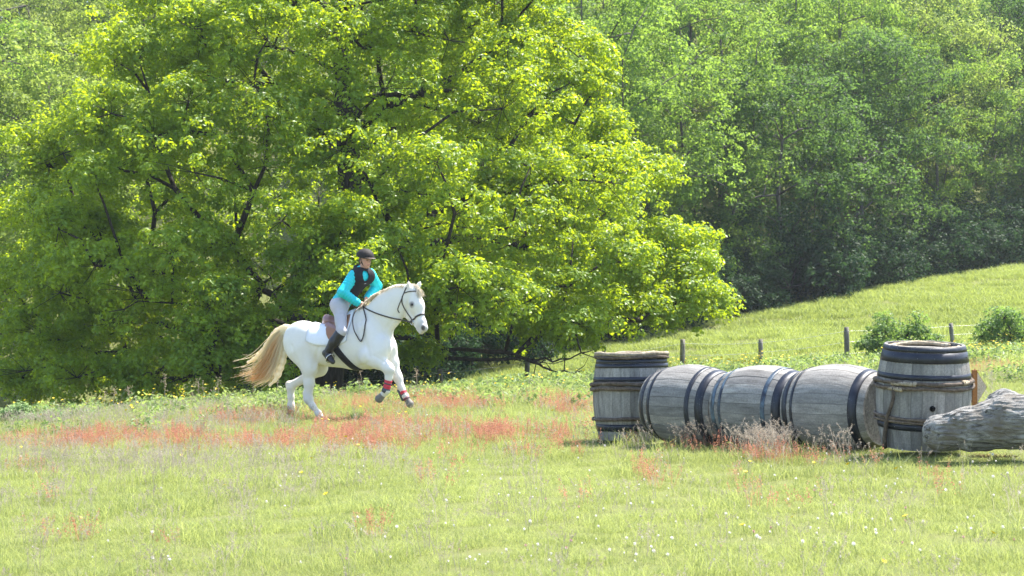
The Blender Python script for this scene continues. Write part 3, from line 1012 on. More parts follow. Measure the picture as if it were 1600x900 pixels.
mb.tube([c - u * .02, c + u * .0015], [.027, .027], 16)  # black disc stands in for the shade inside an open hole
mb.build('bung_hole_shade', MAT_BLACK, bR)
mb = MB()
pts = []
for ang, zz in [(-2.42, .59), (-2.40, .50), (-2.46, .41), (-2.55, .32), (-2.62, .22), (-2.72, .10), (-2.8, .0)]:
    rr = float(brad(np.array(zz))) + .03; pts.append([rr * math.cos(ang - .25), rr * math.sin(ang - .25), zz])
mb.tube(smooth_path(pts, 4), np.linspace(.014, .024, 25), 6)
mb.build('loose_binding', MAT_WITHY, bR)

x, y, z = place(989, 21.5)
bLt = barrel('upright_barrel', 'upright grey wooden barrel with a pale withy rim, behind the lying barrels', (x, y, CAM_Z - (686 - 450) / F_PX * y),
             [(*dn(.065, .115), MAT_HOOP), (*dn(.118, .165), MAT_HOOP), (*dn(.265, .315), MAT_HOOP), (.10, .18, MAT_HOOP)], 'barrels standing at the ends of the jump')
bLt.rotation_mode = 'QUATERNION'; bLt.rotation_quaternion = (Matrix.Rotation(math.radians(-1.6), 4, 'X') @ Matrix.Rotation(math.radians(-.9), 4, 'Y') @ Matrix.Rotation(1.1, 4, 'Z')).to_quaternion()
withy(bLt, BL - .012, .024, MAT_WITHY_PALE, 11, off=.022); withy(bLt, BL - .048, .019, MAT_WITHY, 12, off=.02)
withy(bLt, BL - .345, .024, MAT_WITHY, 13); withy(bLt, BL - .398, .024, MAT_WITHY, 14)
withy(bLt, .235, .020, MAT_WITHY, 15)

# lying barrels, fuller in the middle
BE = .345; STAVE[0] = stave_mesh()
for px, cy, Y, yaw, lab, hp_, roll in [
        (1083, 634, 20.5, 45, 'lying grey barrel next to the barrel with the pale withy rim', [(.03, .095, MAT_HOOP), (.165, .21, MAT_HOOP), (BL - .265, BL - .215, MAT_HOOP), (BL - .145, BL - .06, MAT_HOOP)], .1),
        (1198, 637, 19.75, 44, 'middle lying barrel with peeling blue hoops', [(.03, .09, MAT_PEEL), (.15, .19, MAT_PEEL), (BL - .26, BL - .215, MAT_PEEL), (BL - .145, BL - .055, MAT_HOOP)], .7),
        (1313, 638, 19.0, 43, 'lying grey barrel with one hoop missing, next to the barrel with the bung hole', [(.025, .095, MAT_HOOP), (.145, .18, MAT_HOOP), (BL - .15, BL - .065, MAT_HOOP)], 1.9)]:
    c = W(px, cy, Y)
    t = barrel('lying_barrel', lab, (0, 0, 0), hp_, 'barrels lying end to end in the jump')
    ax = Vector((math.cos(math.radians(yaw)), -math.sin(math.radians(yaw)), br.uniform(-.012, .012)))
    q = ax.to_track_quat('Z', 'Y') @ Matrix.Rotation(roll, 4, 'Z').to_quaternion()
    t.rotation_mode = 'QUATERNION'; t.rotation_quaternion = q
    t.location = Vector(c) - ax * (BL / 2)
    for k in (-.3, 0, .3): KEEP_OUT.append((c[0] + ax.x * k, c[1] + ax.y * k, .30))
for b in (bR, bLt): KEEP_OUT.append((b.location.x, b.location.y, .36))

# ------------------------------------------------------------------ the log beside the barrels
LGY = 17.15
lg = Solid()
for a, b, ra, rb in [((1470, 677, 17.3), (1520, 669, 17.2), .165, .19), ((1520, 669, 17.2), (1580, 658, 17.1), .19, .225), ((1580, 658, 17.1), (1680, 662, 17.0), .235, .25), ((1680, 662, 17.), (1790, 668, 16.9), .25, .22),
                     ((1550, 648, 17.2), (1570, 628, 17.25), .14, .115), ((1570, 632, 17.25), (1600, 645, 17.3), .13, .16)]:
    lg.limb(W(*a), W(*b), ra, rb, .05)
L0, L1 = W(1468, 683, 17.3), W(1790, 668, 16.9)
lax = unit(L1 - L0)
def log_disp(P):
    al = P @ lax
    q = np.stack([P[:, 0] * 7, P[:, 1] * 7, P[:, 2] * 7], -1)
    tw = (P - al[:, None] * lax)
    g = vnoise(np.concatenate([(tw[:, [1]] * 26 + al[:, None] * 2.5), (tw[:, [2]] * 26 + al[:, None] * 3), al[:, None] * 2.2], 1))
    g2 = vnoise(np.concatenate([(tw[:, [1]] * 60), (tw[:, [2]] * 60), al[:, None] * 5], 1))
    return (fbm(q * .9, 2) - .5) * .045 - (np.abs(g - .5)) * .03 + .008 + np.abs(g2 - .5) * .04 - .010
V, Q = lg.mesh(.009, log_disp)
m, nt, out = new_mat('weathered_log'); t = NT(nt)
v = t.noise(4.2, 10, t.coord('Object', (1.0, 6.5, 7.5)), .74); f = t.noise(9, 8, t.coord('Object', (1.6, 6, 6)), .78)
c = t.ramp(v, [(.36, (.035, .03, .026)), (.46, (.20, .19, .175)), (.60, (.36, .345, .32)), (.75, (.50, .48, .45))])
c = t.mix(t.ramp(t.noise(3.0, 3, t.coord()), [(.52, 0.0), (.68, 1.0)]), c, (.17, .145, .115))
b = t.principled(c, .9, .15, 0, t.bump(f, .9, .02)); t.l(b.outputs[0], out.inputs[0])
logo = link('fallen_log', mesh_np('fallen_log', V - L0, Q), m, None, tuple(L0))
tag(logo, 'bleached knotty fallen log lying in the grass against the barrel', 'log')
for k in np.linspace(0, 1, 8):
    p = L0 + (L1 - L0) * k; KEEP_OUT.append((p[0], p[1] + .05, .14))

# ------------------------------------------------------------------ small wooden marker behind the log
MAT_STAKE = wood_mat('orange_stake', (.42, .17, .05), (.56, .26, .09), (.24, .09, .03), (60, 60, 6))
MAT_BOARD = wood_mat('marker_board', (.46, .38, .29), (.62, .53, .43), (.30, .22, .15), (50, 50, 50))
x, y, z = place(1522.5, 18.75)
mk = empty('marker_stake', (x, y, z), 'orange wooden stake with a small diamond board behind the log', 'marker')
top = CAM_Z - (578 - 450) / F_PX * y - z
mb = MB(); mb.box((0, 0, (top - .1) / 2), (.046, .046, top + .1)); mb.build('stake', MAT_STAKE, mk, smooth=False)
zc = CAM_Z - (606 - 450) / F_PX * y - z
mb = MB(); Rm = np.array((Matrix.Rotation(math.radians(40), 3, 'Z') @ Matrix.Rotation(math.radians(45), 3, 'Y')))
mb.box((.012, .035, zc), (.25, .022, .25), Rm); mb.build('diamond_board', MAT_BOARD, mk, smooth=False)
mb = MB(); mb.box((.012, .035, zc), (.264, .014, .264), Rm); mb.build('board_edge', MAT_STAKE, mk, smooth=False)

# ------------------------------------------------------------------ fence along the foot of the field
MAT_POST = wood_mat('fence_post_wood', (.17, .155, .135), (.34, .32, .29), (.07, .06, .05), (30, 30, 4))
MAT_WIRE = simple_mat('fence_wire', (.32, .33, .34), .45, .5, metal=.7)
FX = [(215, 622, 42), (341, 616, 42.6), (455, 600, 43.4), (575, 590, 44.2), (689, 577, 45.2), (823, 560, 46.2), (945, 548, 46.6), (1066, 530, 47), (1189, 530, 47), (1324, 511, 47), (1490, 505, 48.5), (1640, 492, 50)]
fence = empty('wire_fence', tuple(W(823, 600, 46.2)), 'weathered post and wire fence between the meadow and the hill', 'fence')
fo = np.array(fence.location)
tops = []
for px, py, Y in FX:
    p = W(px, py, Y); g = float(gz(p[0], Y)); tilt = br.normal(0, .02, 2)
    if px == 1490: tilt = np.array([-.10, 0])
    h = max(p[2] - g, .55)
    mb = MB(); rr = br.uniform(.055, .068)
    zs = np.linspace(-.3, h, 7); rp = rr * (1 + br.normal(0, .05, 7)); rp[-1] *= .9
    mb.tube([np.array([p[0] + tilt[0] * q, Y + tilt[1] * q, g + q]) - fo for q in zs], rp, 8)
    mb.build('post', MAT_POST, fence)
    tops.append((np.array([p[0] + tilt[0] * h, Y + tilt[1] * h - rr, g]), h))
for fz in (.32, .62, .9):
    mb = MB(); pts = []
    for i in range(len(tops) - 1):
        a = tops[i][0] + [0, 0, tops[i][1] * fz]; b = tops[i + 1][0] + [0, 0, tops[i + 1][1] * fz]
        for t_ in np.linspace(0, 1, 6, endpoint=False): pts.append(a + (b - a) * t_ - [0, 0, .03 * math.sin(math.pi * t_)] - fo)
    mb.tube(pts, .0035, 4); mb.build('wire', MAT_WIRE, fence)

# ------------------------------------------------------------------ bushes by the fence and weeds at the field edge
sr = np.random.default_rng(17)
MAT_BUSH = leaf_mat('bramble_leaf', (.05, .11, .03), (.15, .24, .06), (.30, .46, .08), .45)
MAT_FERN = leaf_mat('pale_weed_leaf', (.16, .24, .09), (.26, .36, .15), (.36, .52, .18), .45)
for px, Y, w, h, lab, L, mt, nb in [(1412, 46.5, .95, 1.35, 'leafy green bush by the fence behind the upright barrel', .075, MAT_BUSH, 30),
                                (1375, 46.0, .55, .75, 'small leafy bush beside the larger fence bush', .07, MAT_BUSH, 14),
                                (1580, 46.5, .95, 1.05, 'sprawling bramble bush with arching stems at the fence', .08, MAT_BUSH, 30),
                                (45, 30.4, .62, .36, 'low pale green feathery plant at the field edge under the spreading tree', .05, MAT_FERN, 26)]:
    x, y, z = place(px, Y)
    o = empty('bush' if mt is MAT_BUSH else 'feathery_plant', (x, y, z), lab, 'bush' if mt is MAT_BUSH else 'plant')
    me, sm = bush_mesh(sr, w, h, nb, 26, 8, L, mt)
    link('foliage', me, None, o); link('stem', sm, None, o)
    if px == 1575:
        for k in range(9):
            mb = MB(); a = sr.uniform(-2.2, -.4) if k < 6 else sr.uniform(0, 3); ln = sr.uniform(.7, 1.3)
            mb.tube(smooth_path([[0, 0, .1], [math.cos(a + 1.5) * .4 - .3, -.2, h * 1.0], [-.55 - ln * .3, -.3, h * .95], [-.8 - ln * .4, -.35, h * .35]], 5), .0035, 4)
            mb.build('arching_stem', MAT_POST, o)
            if k > 4: break

# ================================================================== horse and rider
HY = 28.4
HO = W(530, 648, HY)
TH = math.radians(25)                                   # the horse heads right and towards the camera
HF = np.array([math.cos(TH), -math.sin(TH), 0]); HN = np.array([-math.sin(TH), -math.cos(TH), 0]); UP = np.array([0, 0, 1.])
def H(px, py, s=0.0):
    """photo pixel + sideways offset s from the horse's middle plane (+ = side towards the camera) -> point in the horse's space"""
    u = (px - 530) / 105.0
    a = (u + s * math.sin(TH)) / math.cos(TH)
    w = a * math.sin(TH) + s * math.cos(TH)
    return W(px, py, HY - w) - HO
def PW(px, py, w): return W(px, py, HY - w) - HO          # pixel + metres nearer than the horse's reference plane
BODYR = np.stack([HF, HN, UP], 1)

def near_line(P, a, b):
    t = np.clip(((P - a) @ (b - a)) / max((b - a) @ (b - a), 1e-9), 0, 1)
    return np.linalg.norm(P - a - t[:, None] * (b - a), axis=1)
hb = Solid()
def el(px, py, s, ra, rs, rv, tilt=0, k=.10):
    c, q = math.cos(math.radians(tilt)), math.sin(math.radians(tilt))
    R = np.stack([HF * c + UP * q, HN, -HF * q + UP * c], 1)
    hb.ell(H(px, py, s), (ra, rs, rv), R, k)
# trunk
el(479, 537, 0, .34, .27, .33, 0)
el(470, 532, .09, .26, .17, .27, 10); el(470, 532, -.09, .26, .17, .27, 10)
el(522, 540, 0, .48, .29, .32, -3)
el(556, 540, 0, .40, .285, .365, -5)
el(584, 537, 0, .30, .24, .37, 0)
el(560, 503, 0, .26, .10, .17, 0, .12)                  # withers
el(595, 543, .12, .17, .13, .20, 0, .05); el(602, 543, -.10, .18, .13, .20, 0, .05)   # breast
# shoulders and haunches
hb.limb(H(572, 516, .14), H(588, 552, .185), .15, .15, .05, .7, HN)
hb.limb(H(588, 520, -.13), H(600, 556, -.16), .17, .13, .12, .7, HN)
# neck
hb.limb(H(584, 508), H(606, 484), .30, .25, .12, .5, HN)
hb.limb(H(606, 484), H(622, 468), .25, .21, .10, .48, HN)
hb.limb(H(622, 468), H(636, 461), .20, .155, .08, .55, HN)
# head, turned towards the camera
PH = math.radians(48)
EF = np.array([math.cos(PH), -math.sin(PH), 0]); EN = np.array([-math.sin(PH), -math.cos(PH), 0])
HC = H(649, 476)
def E(px, py, s=0.0):
    u = (px - 649) / 107.0
    a = (u + s * math.sin(PH)) / math.cos(PH)
    # distance along the head's own forward axis is limited: the face is a nearly vertical plane
    w = a * math.sin(PH) * 1.0 + s * math.cos(PH)
    return HC + np.array([u, -w, -(py - 476) / 107.0])
hd = Solid()
hd.limb(E(645, 456), E(652, 478), .105, .112, .05, .92, EN)          # forehead
hd.limb(E(652, 478), E(659, 505), .105, .068, .05, .78, EN)          # face to nose
hd.limb(E(660, 504), E(663, 512), .070, .066, .04, .92, EN)          # muzzle
hd.limb(E(656, 514), E(659, 518), .045, .042, .04, .95, EN)          # chin
hd.limb(E(637, 470, .0), E(640, 488, .0), .135, .115, .06, .62, EN)  # jaw
hd.limb(E(640, 488), E(654, 510), .10, .05, .05, .62, EN)
hd.limb(E(643.5, 473, .075), E(646, 478, .078), .035, .028, .03)      # eye sockets
hd.limb(E(645.5, 473, -.075), E(648, 478, -.078), .035, .028, .03)
hd.ell(E(661.5, 509, .040), (.024, .024, .03), np.eye(3), .02); hd.ell(E(661.5, 509, -.040), (.024, .024, .03), np.eye(3), .02)
def ear(b, t, k): hd.limb(b, b + (t - b) * .55, .036, .040, .03, .6, EF); hd.limb(b + (t - b) * .5, t, .038, .006, .02, .55, EF)
ear(E(638.5, 454, .055), E(638.5, 438.5, .075), 0); ear(E(651, 453, -.06), E(657.5, 438, -.085), 0)
hb.p += hd.p
# legs: (pixels, side offset, radii)
def leg(pts, q=1.0, k=.05):
    for (a, b) in zip(pts[:-1], pts[1:]):
        hb.limb(H(*a[:3]), H(*b[:3]), a[3], b[3], k, q, HN if q != 1 else None)
leg([(472, 548, .15, .22), (484, 574, .175, .135)], .7, .06)
leg([(482, 572, .16, .125), (483, 598, .155, .078), (481.5, 620, .15, .066)], .8)
leg([(479, 616, .15, .05), (482, 624, .15, .058), (489, 635, .15, .042), (498, 647, .15, .045), (503, 654, .15, .042)])
leg([(482, 548, -.13, .22), (500, 574, -.15, .13)], .7, .10)
leg([(499, 575, -.15, .115), (476, 592, -.15, .066), (455, 602, -.14, .062)], .85)
leg([(450.5, 600, -.14, .045), (454, 606, -.14, .055), (454.5, 620, -.14, .041), (454.5, 634, -.14, .047), (455.5, 640, -.14, .043)])
leg([(576, 556, .18, .15), (590, 564, .18, .112), (605, 574, .18, .072), (608.5, 578, .18, .068), (607.5, 590, .18, .05), (606, 600, .18, .041), (603.5, 610, .18, .048), (600, 615, .18, .043)])
leg([(606, 550, -.14, .15), (613, 566, -.14, .095), (620, 585, -.14, .062), (622, 591, -.14, .058), (627, 606, -.14, .043), (633, 619, -.14, .046), (636.5, 625, -.14, .042)])
# hooves
def hoof(p0, p1, r0=.045, r1=.064):
    hb.limb(p0, p1, r0, r1, .012); hb.plane_cut = None
HOOF = [(H(503, 653, .15), H(507, 659, .15)), (H(455.5, 640, -.14), H(453.5, 648, -.14)), (H(599, 615.5, .18), H(592.5, 623, .18)), (H(636.5, 625, -.14), H(640.5, 631, -.14))]
for a, b in HOOF: hb.limb(a, b, .044, .060, .012)
GROOVES = []
def first_hit(px, py):
    ws = np.linspace(1.1, -.7, 240); P = np.array([PW(px, py, w) for w in ws]); d = hb.ev(P)
    return P[int(np.argmax(d < 0))] if (d < 0).any() else P[np.argmin(d)]
for pl_, dp_, wd_ in [([(563, 503), (568, 522), (573, 540), (577, 556)], .013, .030), ([(589, 497), (598, 512), (605, 526), (607, 540)], .013, .028), ([(499, 540), (495, 558), (490, 574)], .014, .030),
                 ([(456, 540), (463, 560), (470, 578), (476, 594)], .010, .022), ([(603, 514), (613, 500), (621, 488)], .010, .022), ([(627, 472), (628, 484), (634, 493), (641, 497)], .007, .014),
                 ([(584, 556), (592, 560), (600, 566)], .008, .018), ([(604, 534), (607, 544), (606, 556)], .014, .026), ([(650, 470), (653, 484), (657, 496)], .004, .012), ([(575, 566), (568, 570), (562, 574)], .008, .02)]:
    hp_ = [first_hit(a, b) for a, b in pl_]
    GROOVES += [(a, b, dp_, wd_) for a, b in zip(hp_[:-1], hp_[1:])]
def coat_relief(P):
    r = .012 * (fbm(P * 4.2, 2) - .5) + .005 * (fbm(P * 11, 2) - .5)
    g = np.zeros(len(P))
    for a, b, dp_, wd_ in GROOVES: g = np.maximum(g, dp_ * np.exp(-(near_line(P, a, b) / wd_) ** 2))
    return r + g
V, Q = hb.mesh(.0125, coat_relief)
def hit_plain(px, py):
    ws = np.linspace(1.1, -.7, 360); P = np.array([PW(px, py, w) for w in ws]); d = hb.ev(P)
    return P[int(np.argmax(d < 0))] if (d < 0).any() else P[np.argmin(d)]
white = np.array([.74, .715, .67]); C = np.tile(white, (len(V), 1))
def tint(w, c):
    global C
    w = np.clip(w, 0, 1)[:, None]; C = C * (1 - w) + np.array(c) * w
tint(.55 * sstep(.75, .15, V[:, 2]), (.66, .58, .46))  # grass-reflected warmth put into the coat colour, growing towards the ground
tint(.35 * sstep(.40, .75, fbm(V * 2.2, 2)), (.70, .66, .58))
tint(.35 * fbm(V * 5, 3) ** 2, (.66, .64, .60))
tint(.62 * sstep(.17, .06, near_line(V, E(664, 512), E(657, 519))), (.36, .33, .33))
NOS = hit_plain(661, 512.5); tint(.9 * sstep(.042, .022, np.linalg.norm((V - NOS) * [1, 1, .8], axis=1)), (.03, .025, .025))
tint(.4 * sstep(.5, .2, np.abs((V - E(652, 492)) @ EN) / .06) * sstep(.10, .04, np.linalg.norm(V - E(652, 492) - EN * .07, axis=1)), (.62, .58, .56))
tint(.8 * sstep(.065, .03, np.linalg.norm(V - E(644.5, 476, .095), axis=1)), (.16, .14, .13))
for a, b in HOOF: tint(1.0 * sstep(.078, .066, near_line(V, a * .35 + b * .65, b + (b - a) * .3)), (.17, .15, .13))
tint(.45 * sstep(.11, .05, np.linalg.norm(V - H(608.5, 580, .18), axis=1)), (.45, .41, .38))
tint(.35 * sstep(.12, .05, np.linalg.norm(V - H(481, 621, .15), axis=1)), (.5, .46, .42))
tint(.7 * sstep(.04, .02, near_line(V, hit_plain(637.5, 450), hit_plain(638.3, 443))), (.30, .22, .18))
CRP = smooth_path([H(566, 482), H(577, 468), H(593, 457), H(612, 449), H(628, 445), H(640, 447)], 6)
dcr = np.min(np.linalg.norm(V[:, None] - CRP[None], axis=2), axis=1) if False else np.min(np.stack([near_line(V, a, b) for a, b in zip(CRP[:-1], CRP[1:])]), 0)
tint(.75 * sstep(.17, .05, dcr + .05 * (fbm(V * 20, 2) - .5)), (.80, .70, .54))
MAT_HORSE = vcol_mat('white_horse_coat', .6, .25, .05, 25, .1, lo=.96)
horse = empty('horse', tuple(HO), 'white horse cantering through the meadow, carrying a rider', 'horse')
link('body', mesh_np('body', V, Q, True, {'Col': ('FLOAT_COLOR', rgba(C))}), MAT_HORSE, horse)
MAT_EYE = simple_mat('horse_eye', (.012, .009, .008), .12, .6, .1)
for s in (1, -1):
    mb = MB()
    c = E(644.6, 476, .097 * s) + EF * .004
    e = Solid().ell(c, (.026, .026, .021)); v_, q_ = e.mesh(.004)
    link('eye', mesh_np('eye', v_, q_), MAT_EYE, horse)

# hair
def strands(paths, rad, colors, parent, name, mat):
    """paths (n,m,3): one thin tapered strand each"""
    n, m = paths.shape[:2]
    T = np.gradient(paths, axis=1); T /= np.linalg.norm(T, axis=-1)[..., None] + 1e-9
    a = np.cross(T, np.array([.3, .8, .52])); a /= np.linalg.norm(a, axis=-1)[..., None] + 1e-9
    b = np.cross(T, a)
    t = np.linspace(0, 1, m)
    rr = rad[:, None, None] * (1 - .75 * t ** 2)[None, :, None]
    ring = [paths + rr * (a * math.cos(q) + b * math.sin(q)) for q in (0, 2.094, 4.189)]
    V = np.stack(ring, 2).reshape(-1, 3)
    base = (np.arange(n)[:, None, None] * m + np.arange(m - 1)[None, :, None]) * 3
    fs = [base + np.array([k, (k + 1) % 3, 3 + (k + 1) % 3, 3 + k]) for k in range(3)]
    Fc = np.concatenate([f.reshape(-1, 4) for f in fs])
    me = mesh_np(name, V, Fc, False, {'Col': ('FLOAT_COLOR', rgba(np.repeat(colors.reshape(-1, 3), 3, 0)))})
    return link(name, me, mat, parent)
MAT_HAIR = hair_mat('horse_hair')
hr = np.random.default_rng(77)
# tail: fan of strands between three guide curves
G = [smooth_path([H(*p) for p in g], 6) for g in [
    [(457, 516, 0), (446, 512.5, 0), (433, 518, 0), (422, 531, 0), (410, 549, 0), (396, 562, 0), (379, 570, 0)],
    [(457, 517, 0), (447, 517, 0), (438, 527, 0), (429, 546, 0), (419, 570, 0), (404, 589, 0), (384, 594, 0)],
    [(457, 518, 0), (451, 521, 0), (448, 532, 0), (445, 553, 0), (439, 576, 0), (430, 594, 0), (412, 609, 0)]]]
n = 340; m = len(G[0])
al = np.clip(hr.uniform(0, 1, n) * .96 + .02, 0, 1)
t = np.linspace(0, 1, m)
cl = hr.integers(0, 26, n); cal = hr.uniform(0, 1, 26)
al = al * .7 + cal[cl] * .3
w0 = np.clip(1 - 2 * al, 0, 1); w2 = np.clip(2 * al - 1, 0, 1); w1 = 1 - w0 - w2
Pt = w0[:, None, None] * G[0] + w1[:, None, None] * G[1] + w2[:, None, None] * G[2]
ln = hr.uniform(.78, 1.04, n)
Pt = np.stack([np.stack([np.interp(t * l, t, Pt[i, :, d]) if l <= 1 else Pt[i, :, d] for d in range(3)], 1) for i, l in enumerate(ln)])
spread = np.sin(np.clip(t * 1.5, 0, 1) * 1.57)[None, :, None]
Pt += (hr.normal(0.02, .035, (n, 1, 1)) * HN + hr.normal(0, .008, (n, 1, 3))) * spread
wv = hr.uniform(0, 6.28, n)
Pt += (np.sin(t[None] * 6 + wv[:, None]) * .010 * t[None] ** 1.5)[..., None] * np.array([.7, 0, .7]) + hr.normal(0, .030, (n, 1, 3)) * (t ** 3)[None, :, None]
cream = np.array([.92, .80, .55]); orange = np.array([.86, .43, .08]); pale = np.array([.92, .84, .66])
mid = .95 * np.exp(-((al - .52) / .17) ** 2)[:, None, None] * sstep(.22, .6, t)[None, :, None] * (.95 - .45 * sstep(.82, 1, t))[None, :, None]
mid = mid * hr.uniform(.55, 1.1, (n, 1, 1))
Ct = np.clip((cream * (1 - al) [:, None, None] + pale * al[:, None, None]) * (1 - mid) + orange * mid, 0, 1) * hr.uniform(.85, 1.1, (n, 1, 1))
fl = hr.uniform(size=n) < .16
Pt[fl] += hr.normal(0, .09, (int(fl.sum()), 1, 3)) * (t ** 2)[None, :, None] + np.array([-.05, 0, .03]) * (t ** 2)[None, :, None]
strands(Pt, hr.uniform(.003, .007, n), np.clip(Ct, 0, 1), horse, 'tail', MAT_HAIR)
core = Solid(); COL = []
for gi, g in enumerate(G):
    nn = len(g)
    for i in range(0, nn - 5, 3):
        j = min(i + 3, nn - 1); f = i / nn; rr = .05 * (1 - .62 * f) if gi != 1 else .055 * (1 - .5 * f)
        core.limb(g[i], g[j], rr, rr * .92, .05, .9, HN)
for i in range(6, len(G[0]) - 8, 3):
    for a_, b_ in ((G[0], G[1]), (G[1], G[2])):
        core.limb(a_[i], b_[i], .030, .030, .04)
v_, q_ = core.mesh(.012, lambda P: .010 * (vnoise(np.stack([(P @ HF) * 22 + P[:, 2] * 10, P[:, 1] * 22, P[:, 2] * 4 - P[:, 0] * 4], -1)) - .5))
D = np.stack([np.min(np.linalg.norm(v_[:, None] - g[None], axis=2), axis=1) for g in G], 1)
tpos = np.argmin(np.linalg.norm(v_[:, None] - G[1][None], axis=2), axis=1) / len(G[1])
md = np.exp(-(D[:, 1] / .075) ** 2) * sstep(.25, .6, tpos)
cc = (cream * (D[:, [2]] > D[:, [0]]) + pale * (D[:, [2]] <= D[:, [0]])) * (1 - md[:, None]) + orange * md[:, None]
link('tail_core', mesh_np('tail_core', v_, q_, True, {'Col': ('FLOAT_COLOR', rgba(np.clip(cc, 0, 1)))}), MAT_HAIR, horse)
# solid root of the tail
dk = Solid(); dk.limb(H(460, 519), H(447, 516), .055, .05, .03).limb(H(447, 516), H(434, 526), .05, .04, .03).limb(H(434, 526), H(425, 546), .04, .02, .03)
v_, q_ = dk.mesh(.012)
link('tail_dock', mesh_np('tail_dock', v_, q_, True, {'Col': ('FLOAT_COLOR', rgba(np.tile(cream * 1.02, (len(v_), 1))))}), MAT_HAIR, horse)
# mane: short hair over the crest
crest = smooth_path([H(566, 482), H(577, 468), H(593, 457), (H(612, 449)), H(628, 445), H(635, 446)], 10)
n = 420; k = hr.uniform(0, 1, n) * (len(crest) - 1); i0 = k.astype(int).clip(0, len(crest) - 2); fr_ = (k - i0)[:, None]
root = crest[i0] * (1 - fr_) + crest[i0 + 1] * fr_
root = root + HN * hr.normal(0, .012, (n, 1)) - UP * .035
tt = np.linspace(0, 1, 6)
side = np.where(hr.uniform(size=n) < .55, 1., -1.)
L = hr.uniform(.03, .08, n)
out = np.zeros((n, 6, 3))
for j, q in enumerate(tt):
    out[:, j] = root + UP * (.05 * math.sin(min(1, q * 2) * 1.57) - .05 * max(0, q - .35))[..., None] * 1.0 if False else root + UP[None] * ((.042 * math.sin(min(1, q * 2.2) * 1.57)) - (L * max(0, q - .3) ** 1.2))[:, None] + HN[None] * (side * (.075 * q))[:, None] - HF[None] * (.02 * q)
out += hr.normal(0, .004, (n, 1, 3))
cm_ = np.tile(np.array([.86, .78, .64]), (n, 6, 1)) * hr.uniform(.8, 1.12, (n, 1, 1))
strands(out, hr.uniform(.004, .007, n), np.clip(cm_, 0, 1), horse, 'mane', MAT_HAIR)
n = 110
root = E(645, 447) + hr.normal(0, .02, (n, 3)); tip = E(652, 462) + EF * .085 + hr.normal(0, .035, (n, 3))
mid_ = E(649, 448) + EF * .07 + hr.normal(0, .02, (n, 3))
out = np.stack([root * (1 - q) ** 2 + 2 * mid_ * q * (1 - q) + tip * q * q for q in tt], 1)
strands(out, hr.uniform(.003, .006, n), np.clip(np.tile(np.array([.86, .79, .67]), (n, 6, 1)) * hr.uniform(.85, 1.1, (n, 1, 1)), 0, 1), horse, 'forelock', MAT_HAIR)
# leg boots
MAT_RED = simple_mat('red_boot', (.56, .035, .06), .55, .4, .2, 30)
MAT_GREYB = simple_mat('dark_boot', (.06, .065, .08), .6, .4, .2, 30)
def boot(parent, a, b, r, label=None):
    mb = MB(); ax = b - a
    mb.tube([a, a + ax * .15, a + ax * .5, a + ax * .85, b], [r * .92, r, r * .96, r, r * .9], 14)
    o = mb.build('leg_boot', MAT_RED, parent)
    for f in (.12, .38, .64, .9):
        s = MB(); c = a + ax * f; s.tube([c - ax * .055, c + ax * .055], [r * 1.03, r * 1.03], 14); s.build('strap', MAT_GREYB if f in (.38, .9) else MAT_RED, o)
    return o
boot(horse, H(607.3, 593, .18), H(603.6, 609.5, .18), .057)
boot(horse, H(629, 611, -.14), H(636, 624.5, -.14), .053)
for a, b in ((H(604.4, 607, .18), H(601.5, 613, .18)),):
    mb = MB(); mb.tube([a, (a + b) / 2, b], [.06, .064, .058], 14); mb.build('fetlock_boot', MAT_GREYB, horse)
mb = MB(); a, b = H(626.6, 608, -.14), H(634.2, 625, -.14); mb.tube([a - HF * .022, b - HF * .022], [.046, .046], 14); mb.build('tendon_boot', MAT_GREYB, horse)

# ------------------------------------------------------------------ tack
MAT_LEATHER = simple_mat('dark_bridle_leather', (.035, .026, .022), .45, .5, .3)
MAT_TAN = simple_mat('tan_saddle_leather', (.30, .14, .07), .42, .5, .25)
MAT_SEAT = simple_mat('brown_saddle_seat', (.26, .14, .13), .3, .6, .25)
MAT_PAD = simple_mat('white_saddle_pad', (.76, .77, .80), .85, .2, .06, 40, bump=.5)
MAT_PIPE = simple_mat('pad_piping', (.42, .44, .48), .8, .2)
MAT_GIRTH = simple_mat('black_girth', (.012, .012, .014), .7, .3, .3)
MAT_STEEL = simple_mat('stirrup_steel', (.55, .55, .56), .25, .5, .1, metal=.9)
trunkS = Solid(); trunkS.p = hb.p[:12]
def section(px, py, deg):
    """directions round the trunk in the plane across the body; 0 = up, + towards the camera side"""
    d = np.radians(deg)
    return np.cos(d)[:, None] * UP + np.sin(d)[:, None] * HN
def wrap(solid, pxs, py, d0, d1, nd, off, lean=0.0, shape=None):
    rows = []
    for i, p in enumerate(pxs):
        f = i / (len(pxs) - 1)
        e0, e1 = (d0, d1) if shape is None else shape(f)
        dg = np.linspace(e0, e1, nd)
        c = H(p, py)
        dirs = section(p, py, dg)
        pts = solid.shell(c, dirs, off, .8)
        if lean: pts = pts + HF * (lean * (np.abs(dg) / 90.0))[:, None]
        rows.append(pts)
    return np.array(rows)
def mk_sheet(name, rows, th, mat, parent, closed=False):
    v_, f_ = sheet(rows, th, closed)
    mb = MB(); mb.add(v_, f_); return mb.build(name, mat, parent)
pad = empty('saddle_pad', tuple(HO), 'quilted white saddle pad under the saddle on the horse', 'saddle pad')
rows = wrap(trunkS, np.linspace(493, 556, 15), 535, 0, 0, 33, .012, shape=lambda f: (-98 + 10 * (2 * f - 1) ** 4, 98 - 14 * (2 * f - 1) ** 4))
mk_sheet('pad', rows, -.014, MAT_PAD, pad)
for f in (.0, 1.0):
    k = 0 if f == 0 else -1
    mb = MB(); mb.tube(rows[k], .008, 6); mb.build('piping', MAT_PIPE, pad)
